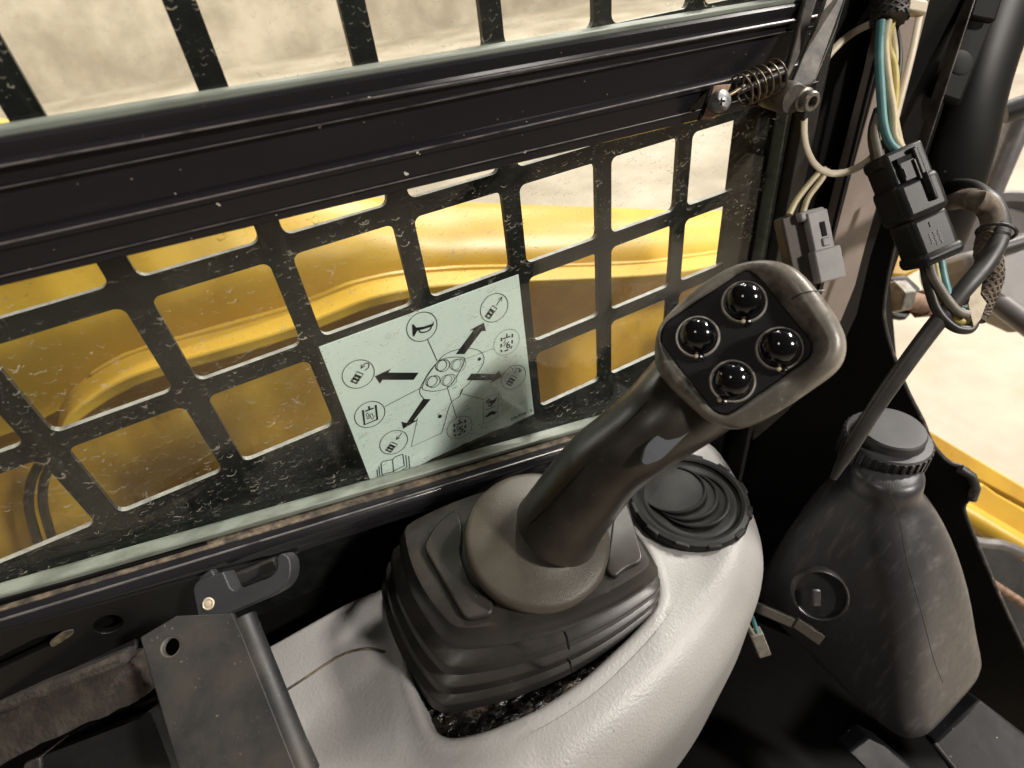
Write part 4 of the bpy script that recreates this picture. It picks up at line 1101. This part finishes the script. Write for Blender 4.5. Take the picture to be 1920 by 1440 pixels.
# ------------------------------------------------------------------ hanging harness
hs = thing('wiring_harness', 'hanging wiring harness with braided sleeve and large black connector', 'wiring harness', at(1750, 490, .37))
HD = .355
slv = tube('sleeve', [at(1668, -60, HD), at(1668, 20, HD), at(1667, 40, HD)], [.0098, .0100, .0096], MAT['sleeve'], hs, seg=24)
for ph in range(10):
    for sgn in (1, -1):
        pts = []
        for k in range(40):
            t = k / 39; p = at(1668, -60 + 100 * t, HD); a = 2 * math.pi * (ph / 10) + sgn * t * 5.5
            pts.append(p + CR * (math.cos(a) * .0100) + CF * (math.sin(a) * .0100))
        tube('braid_strand', pts, .00085, MAT['sleeve'], slv, seg=5)
wires = [('teal', ((1652, 40), (1648, 100), (1652, 180), (1657, 235), (1668, 268), (1688, 288)), .0026, 0),
         ('cream', ((1664, 40), (1658, 85), (1664, 150), (1674, 215), (1676, 255), (1690, 280)), .0027, .001),
         ('ywire', ((1672, 40), (1662, 80), (1676, 130), (1676, 190), (1668, 240), (1682, 275)), .0027, .004),
         ('cream', ((1668, 40), (1676, 110), (1666, 150), (1672, 200), (1684, 262), (1692, 282)), .0026, .006),
         ('teal', ((1660, 60), (1666, 140), (1680, 180), (1672, 220), (1676, 280)), .0022, .010),
         ('kwire', ((1674, 40), (1684, 100), (1678, 160), (1662, 210), (1668, 290)), .0026, .009),
         ('gwire', ((1648, 215), (1640, 245), (1645, 280), (1652, 312)), .0026, .003),
         ('kwire', ((1646, 205), (1636, 240), (1636, 270), (1646, 310)), .0025, .005)]
for mt, p, r, dd in wires:
    tube('wire', smooth_path([at(x, y, HD - .003 + dd) for x, y in p], 8), r, MAT[mt], hs, seg=14)
# connector: two mating halves
cs_, ce_ = at(1672, 290, HD), at(1746, 482, HD + .004)
ca = (ce_ - cs_).normalized(); cw = CR - ca * CR.dot(ca); cw.normalize(); ct = ca.cross(cw)
def cbox(name, t0, t1, wd, th, off=0, offw=0, mt='plug', bev=.002, par=None):
    wd *= .86; offw *= .86
    p0, p1 = cs_.lerp(ce_, t0) + ct * off + cw * offw, cs_.lerp(ce_, t1) + ct * off + cw * offw
    return bar(name, p0, p1, wd, th, MAT[mt], par or hs, side=cw, bevel=bev, seg=3)
if ct.dot(CF) > 0: ct = -ct
pg = cbox('plug_half', -.02, .42, .0285, .022)
cbox('plug_flange', -.02, .10, .0320, .020, -.001, bev=.003, par=pg)
sk = cbox('socket_half', .26, .62, .0325, .026, bev=.004)
sk2 = cbox('socket_body', .60, .99, .0290, .022, bev=.0035)
cbox('socket_flange', .92, 1.05, .0325, .025, bev=.004, par=sk2)
cbox('lock_tab', .02, .46, .0045, .004, .0125, .0045, par=pg, bev=.0012)
cbox('lock_frame', .10, .28, .014, .003, .0118, -.002, par=pg, bev=.0008)
cbox('lock_slot', .06, .13, .013, .002, .0120, -.003, mt='deep', par=pg, bev=.0004)
cbox('lock_rail', .26, .52, .0032, .005, .0135, .0050, par=sk, bev=.0012)
cbox('tab_edge', .16, .24, .0011, .0012, .0135, -.0075, mt='plugmark', par=pg, bev=.0002)
cbox('tab_edge', .12, .30, .0011, .0012, .0140, .0012, mt='plugmark', par=pg, bev=.0002)
cbox('mark', .68, .73, .0008, .0006, .0112, -.002, mt='plugmark', par=sk2, bev=0)
for r in range(3):
    for k in range(5 - (r == 0)):
        t = .775 + k * .026
        cbox('moulded_character', t, t + .015, .0016 + .0006 * ((k + r) % 2), .0005, .0111, -.0045 + r * .0032, mt='plugmark', par=sk2, bev=0)
low = [('kwire', ((1732, 490), (1740, 530), (1756, 580), (1786, 612), (1815, 618), (1826, 606)), .0030, 0),
       ('gwire', ((1742, 490), (1750, 520), (1776, 562), (1796, 584), (1815, 590)), .0028, -.003),
       ('ywire', ((1750, 490), (1758, 530), (1768, 570), (1788, 598), (1816, 604)), .0028, .002),
       ('teal', ((1762, 486), (1768, 520), (1778, 556), (1790, 576), (1808, 584)), .0028, .001),
       ('gwire', ((1740, 490), (1762, 548), (1796, 578), (1816, 576), (1824, 562)), .0026, .005)]
for mt, p, r, dd in low:
    tube('wire', smooth_path([at(x, y, HD + .006 + dd) for x, y in p], 8), r, MAT[mt], hs, seg=14)
# second branch: dusty braid, paper label, clip
brd = tube('dusty_braid', smooth_path([at(x, y, HD + .012) for x, y in ((1824, 600), (1836, 568), (1856, 520), (1852, 470), (1858, 440), (1862, 412), (1848, 385), (1824, 374))] + [at(1800, 374, .43), at(1770, 384, .52)], 6), .0068, MAT['braid'], hs, seg=20)
bp_ = smooth_path([at(x, y, HD + .012) for x, y in ((1828, 590), (1838, 565), (1856, 520), (1852, 470), (1858, 440))], 8)
for ph in range(9):
    for sgn in (1, -1):
        pts = []
        for i, p in enumerate(bp_):
            a = 2 * math.pi * ph / 9 + sgn * i * .32; tt = (bp_[min(i + 1, len(bp_) - 1)] - bp_[max(i - 1, 0)]).normalized()
            u = CF.cross(tt).normalized(); pts.append(p + u * (math.cos(a) * .0070) + CF * (math.sin(a) * .0070))
        tube('braid_strand', pts, .0007, MAT['braid'], brd, seg=5)
prism('paper_label', [at(x, y, HD + .003) for x, y in ((1846, 498), (1838, 530), (1822, 545), (1816, 570), (1826, 612), (1838, 600), (1850, 568), (1838, 552), (1842, 528))], CF * .0006, MAT['label'], hs, smooth=False)

# long black hose crossing in front of the jug, turning back over the braid
ho = thing('rubber_hose', 'black rubber hose slanting across the jug cap to the wiring loop', 'hose', at(1570, 895, .37))
tube('hose_body', smooth_path([at(1562, 898, .392), at(1590, 848, .385), at(1650, 752, .376), at(1730, 640, .366), at(1800, 552, .360), at(1850, 492, .360), at(1876, 440, .362), at(1870, 395, .368), at(1844, 362, .380), at(1812, 350, .43), at(1770, 350, .53)], 8), [.0022, .0050, .0056, .0056, .0057, .0058, .0062, .0064, .0064, .0064], MAT['hose'], ho, seg=20, flat=.7, hint=-CF)
tube('hose_clip', circle(at(1868, 436, .362), (at(1876, 400, .368) - at(1860, 476, .360)), .0100, 30, r2=.0085), .0011, MAT['kwire'], ho, seg=8, closed=True)

# ------------------------------------------------------------------ nylon tie loop
zt = thing('cable_tie', 'long cream nylon cable tie looped beside the harness', 'cable tie', at(1540, 320, .36))
zp = smooth_path([at(x, y, d) for x, y, d in ((1738, -30, .352), (1726, 20, .350), (1712, 90, .352), (1692, 170, .356), (1672, 240, .360), (1640, 290, .364), (1600, 318, .366), (1560, 325, .366), (1530, 310, .366), (1512, 275, .366), (1508, 230, .366), (1516, 175, .366), (1545, 115, .366), (1590, 68, .366), (1640, 42, .366), (1670, 34, .368))], 8)
tube('strap', zp, .0023, MAT['zip'], zt, seg=12, flat=.38, hint=CF)
hd_ = at(1718, 16, .349)
bar('tie_head', hd_ - CR * .0065 - CD * .001, hd_ + CR * .005 + CD * .001, .0075, .006, MAT['zip'], zt, side=CD, bevel=.001)

# grey two-wire plug behind the joystick head
gp_ = thing('grey_plug', 'grey plastic plug with two cream wires hanging from the cable tie', 'plug', at(1520, 525, .375))
ga, gb = at(1510, 402, .372), at(1536, 528, .376)
gax = (gb - ga).normalized(); gw = CR - gax * CR.dot(gax); gw.normalize(); gt = gax.cross(gw)
if gt.dot(CF) > 0: gt = -gt
def gbox(name, t0, t1, wd, th, off, offw, mt, bev=.001):
    return bar(name, ga.lerp(gb, t0) + gt * off + gw * offw, ga.lerp(gb, t1) + gt * off + gw * offw, wd, th, MAT[mt], gp_, side=gw, bevel=bev)
gbox('side_shell', -.05, 1.0, .020, .012, -.004, -.007, 'pluggd', .0015)
gbox('housing', 0, .62, .0135, .014, .001, .0035, 'plugg')
gbox('housing_step', .55, 1.02, .0175, .016, .002, .004, 'plugg')
gbox('latch_slot', .17, .38, .0034, .002, .0075, .005, 'deep', .0003)
gbox('latch_wedge', .40, .52, .005, .003, .0075, .005, 'plugg', .0008)
gbox('top_lip', -.04, .10, .0165, .010, .002, .001, 'plugg', .0015)
for p in (((1480, 402), (1496, 372), (1530, 330), (1548, 316)), ((1506, 398), (1516, 370), (1538, 340), (1552, 318))):
    tube('wire', smooth_path([at(x, y, .368) for x, y in p], 6), .0019, MAT['cream'], gp_, seg=12)

# ------------------------------------------------------------------ outside at the right: frame, housing, pipes, nuts
yb = thing('yellow_frame', 'dirty yellow machine frame rail outside the front panel', 'frame rail', at(1850, 950, .9))
prism('frame_top', [at(x, y, d) for x, y, d in ((1700, 792, 1.0), (1730, 800, 1.0), (1990, 952, .88), (1990, 985, .88), (1700, 830, 1.0))], CF * .04, MAT['yellowold'], yb, bevel=.004)
prism('frame_side', [at(x, y, d) for x, y, d in ((1780, 905, .86), (1845, 905, .86), (1870, 925, .85), (1990, 990, .83), (1990, 1080, .83), (1780, 960, .86))], CF * .05, MAT['yellow'], yb, bevel=.006)
tube('pipe_run', [at(1790, 950, .83), at(2000, 1075, .80)], .016, MAT['yellow'], yb, seg=18)
un = thing('undercarriage_plate', 'dark rusty machine plate below the yellow frame rail', 'plate', at(1900, 1200, 1.0))
prism('plate', [at(x, y, 1.02) for x, y in ((1700, 850), (2000, 1010), (2000, 1500), (1700, 1400))], CF * .02, MAT['blackdirty'], un, smooth=False)
wb = tube('bent_rod', smooth_path([at(x, y, .8) for x, y in ((1800, 1008), (1842, 1018), (1880, 1022), (1935, 1046), (1990, 1080))], 6), .0075, MAT['pipe'])
tag(wb, 'bent bare metal rod under the yellow frame rail', 'rod')
rb = tube('rusty_rod', [at(1850, 1088, .8), at(1990, 1178, .78)], .0065, MAT['rust'])
tag(rb, 'rusty orange rod low at the right edge', 'rod')
dr = thing('grey_housing', 'grey round machine housing behind the wiring loop', 'housing', at(1850, 620, .8))
dn = (-CF - CR * .5).normalized()
lathe('drum', at(1880, 475, .78), dn, [(.075, -.12), (.088, -.03), (.088, -.006), (.083, 0), (.072, -.002), (.066, -.012), (.002, -.016)], MAT['drum'], dr, seg=60)
prism('foot', [at(x, y, .74) for x, y in ((1815, 470), (1990, 440), (1990, 620), (1880, 570), (1820, 520))], CF * .08, MAT['drum'], dr, bevel=.01)
p1_ = tube('steel_pipe', [at(1990, 120, .72), at(1905, 240, .74), at(1838, 400, .78)], .016, MAT['pipe'])
tag(p1_, 'grey steel pipe slanting down behind the door post', 'pipe')
p2_ = tube('black_pipe', [at(1990, 175, .68), at(1880, 212, .70)], .013, MAT['black'])
tag(p2_, 'short glossy black pipe at the top right edge', 'pipe')
p3_ = tube('grey_rail', [at(1846, 548, .76), at(1990, 655, .72)], .014, MAT['pipe'])
tag(p3_, 'grey rail slanting down below the round housing', 'pipe')
p4_ = tube('cross_pipe', [at(1860, 470, .70), at(1990, 430, .70)], .011, MAT['hose'])
tag(p4_, 'dark cross pipe in front of the round housing', 'pipe')
fx = thing('hinge_bolt', 'large rusty hinge bolt with hex head beside the front panel', 'bolt', at(1710, 600, .66))
fa = (CR * .9 - CD * .1 + CF * .3).normalized()
def hexa(name, c, ax, r, h, mt, ph=.3):
    return loft(name, [circle(c, ax, r, 6, ph=ph), circle(c + ax * h, ax, r, 6, ph=ph)], MAT[mt], fx, bevel=.0015, smooth=False)
tube('shaft', [at(1640, 545, .64), at(1790, 588, .66)], .011, MAT['rust'], fx, seg=18)
hexa('hex_head', at(1668, 558, .63), fa, .019, .018, 'steel')
prism('hinge_plate', [at(x, y, .655) for x, y in ((1672, 520), (1700, 514), (1728, 540), (1720, 575), (1700, 600), (1676, 596), (1660, 580), (1664, 545))], CF * .012, MAT['blackdirty'], fx, bevel=.003)
hexa('nut', at(1722, 570, .655), fa, .017, .022, 'rust')
prism('yellow_lug', [at(x, y, .69) for x, y in ((1640, 480), (1700, 470), (1735, 500), (1700, 520), (1640, 515))], CF * .02, MAT['yellowold'], fx, bevel=.004)
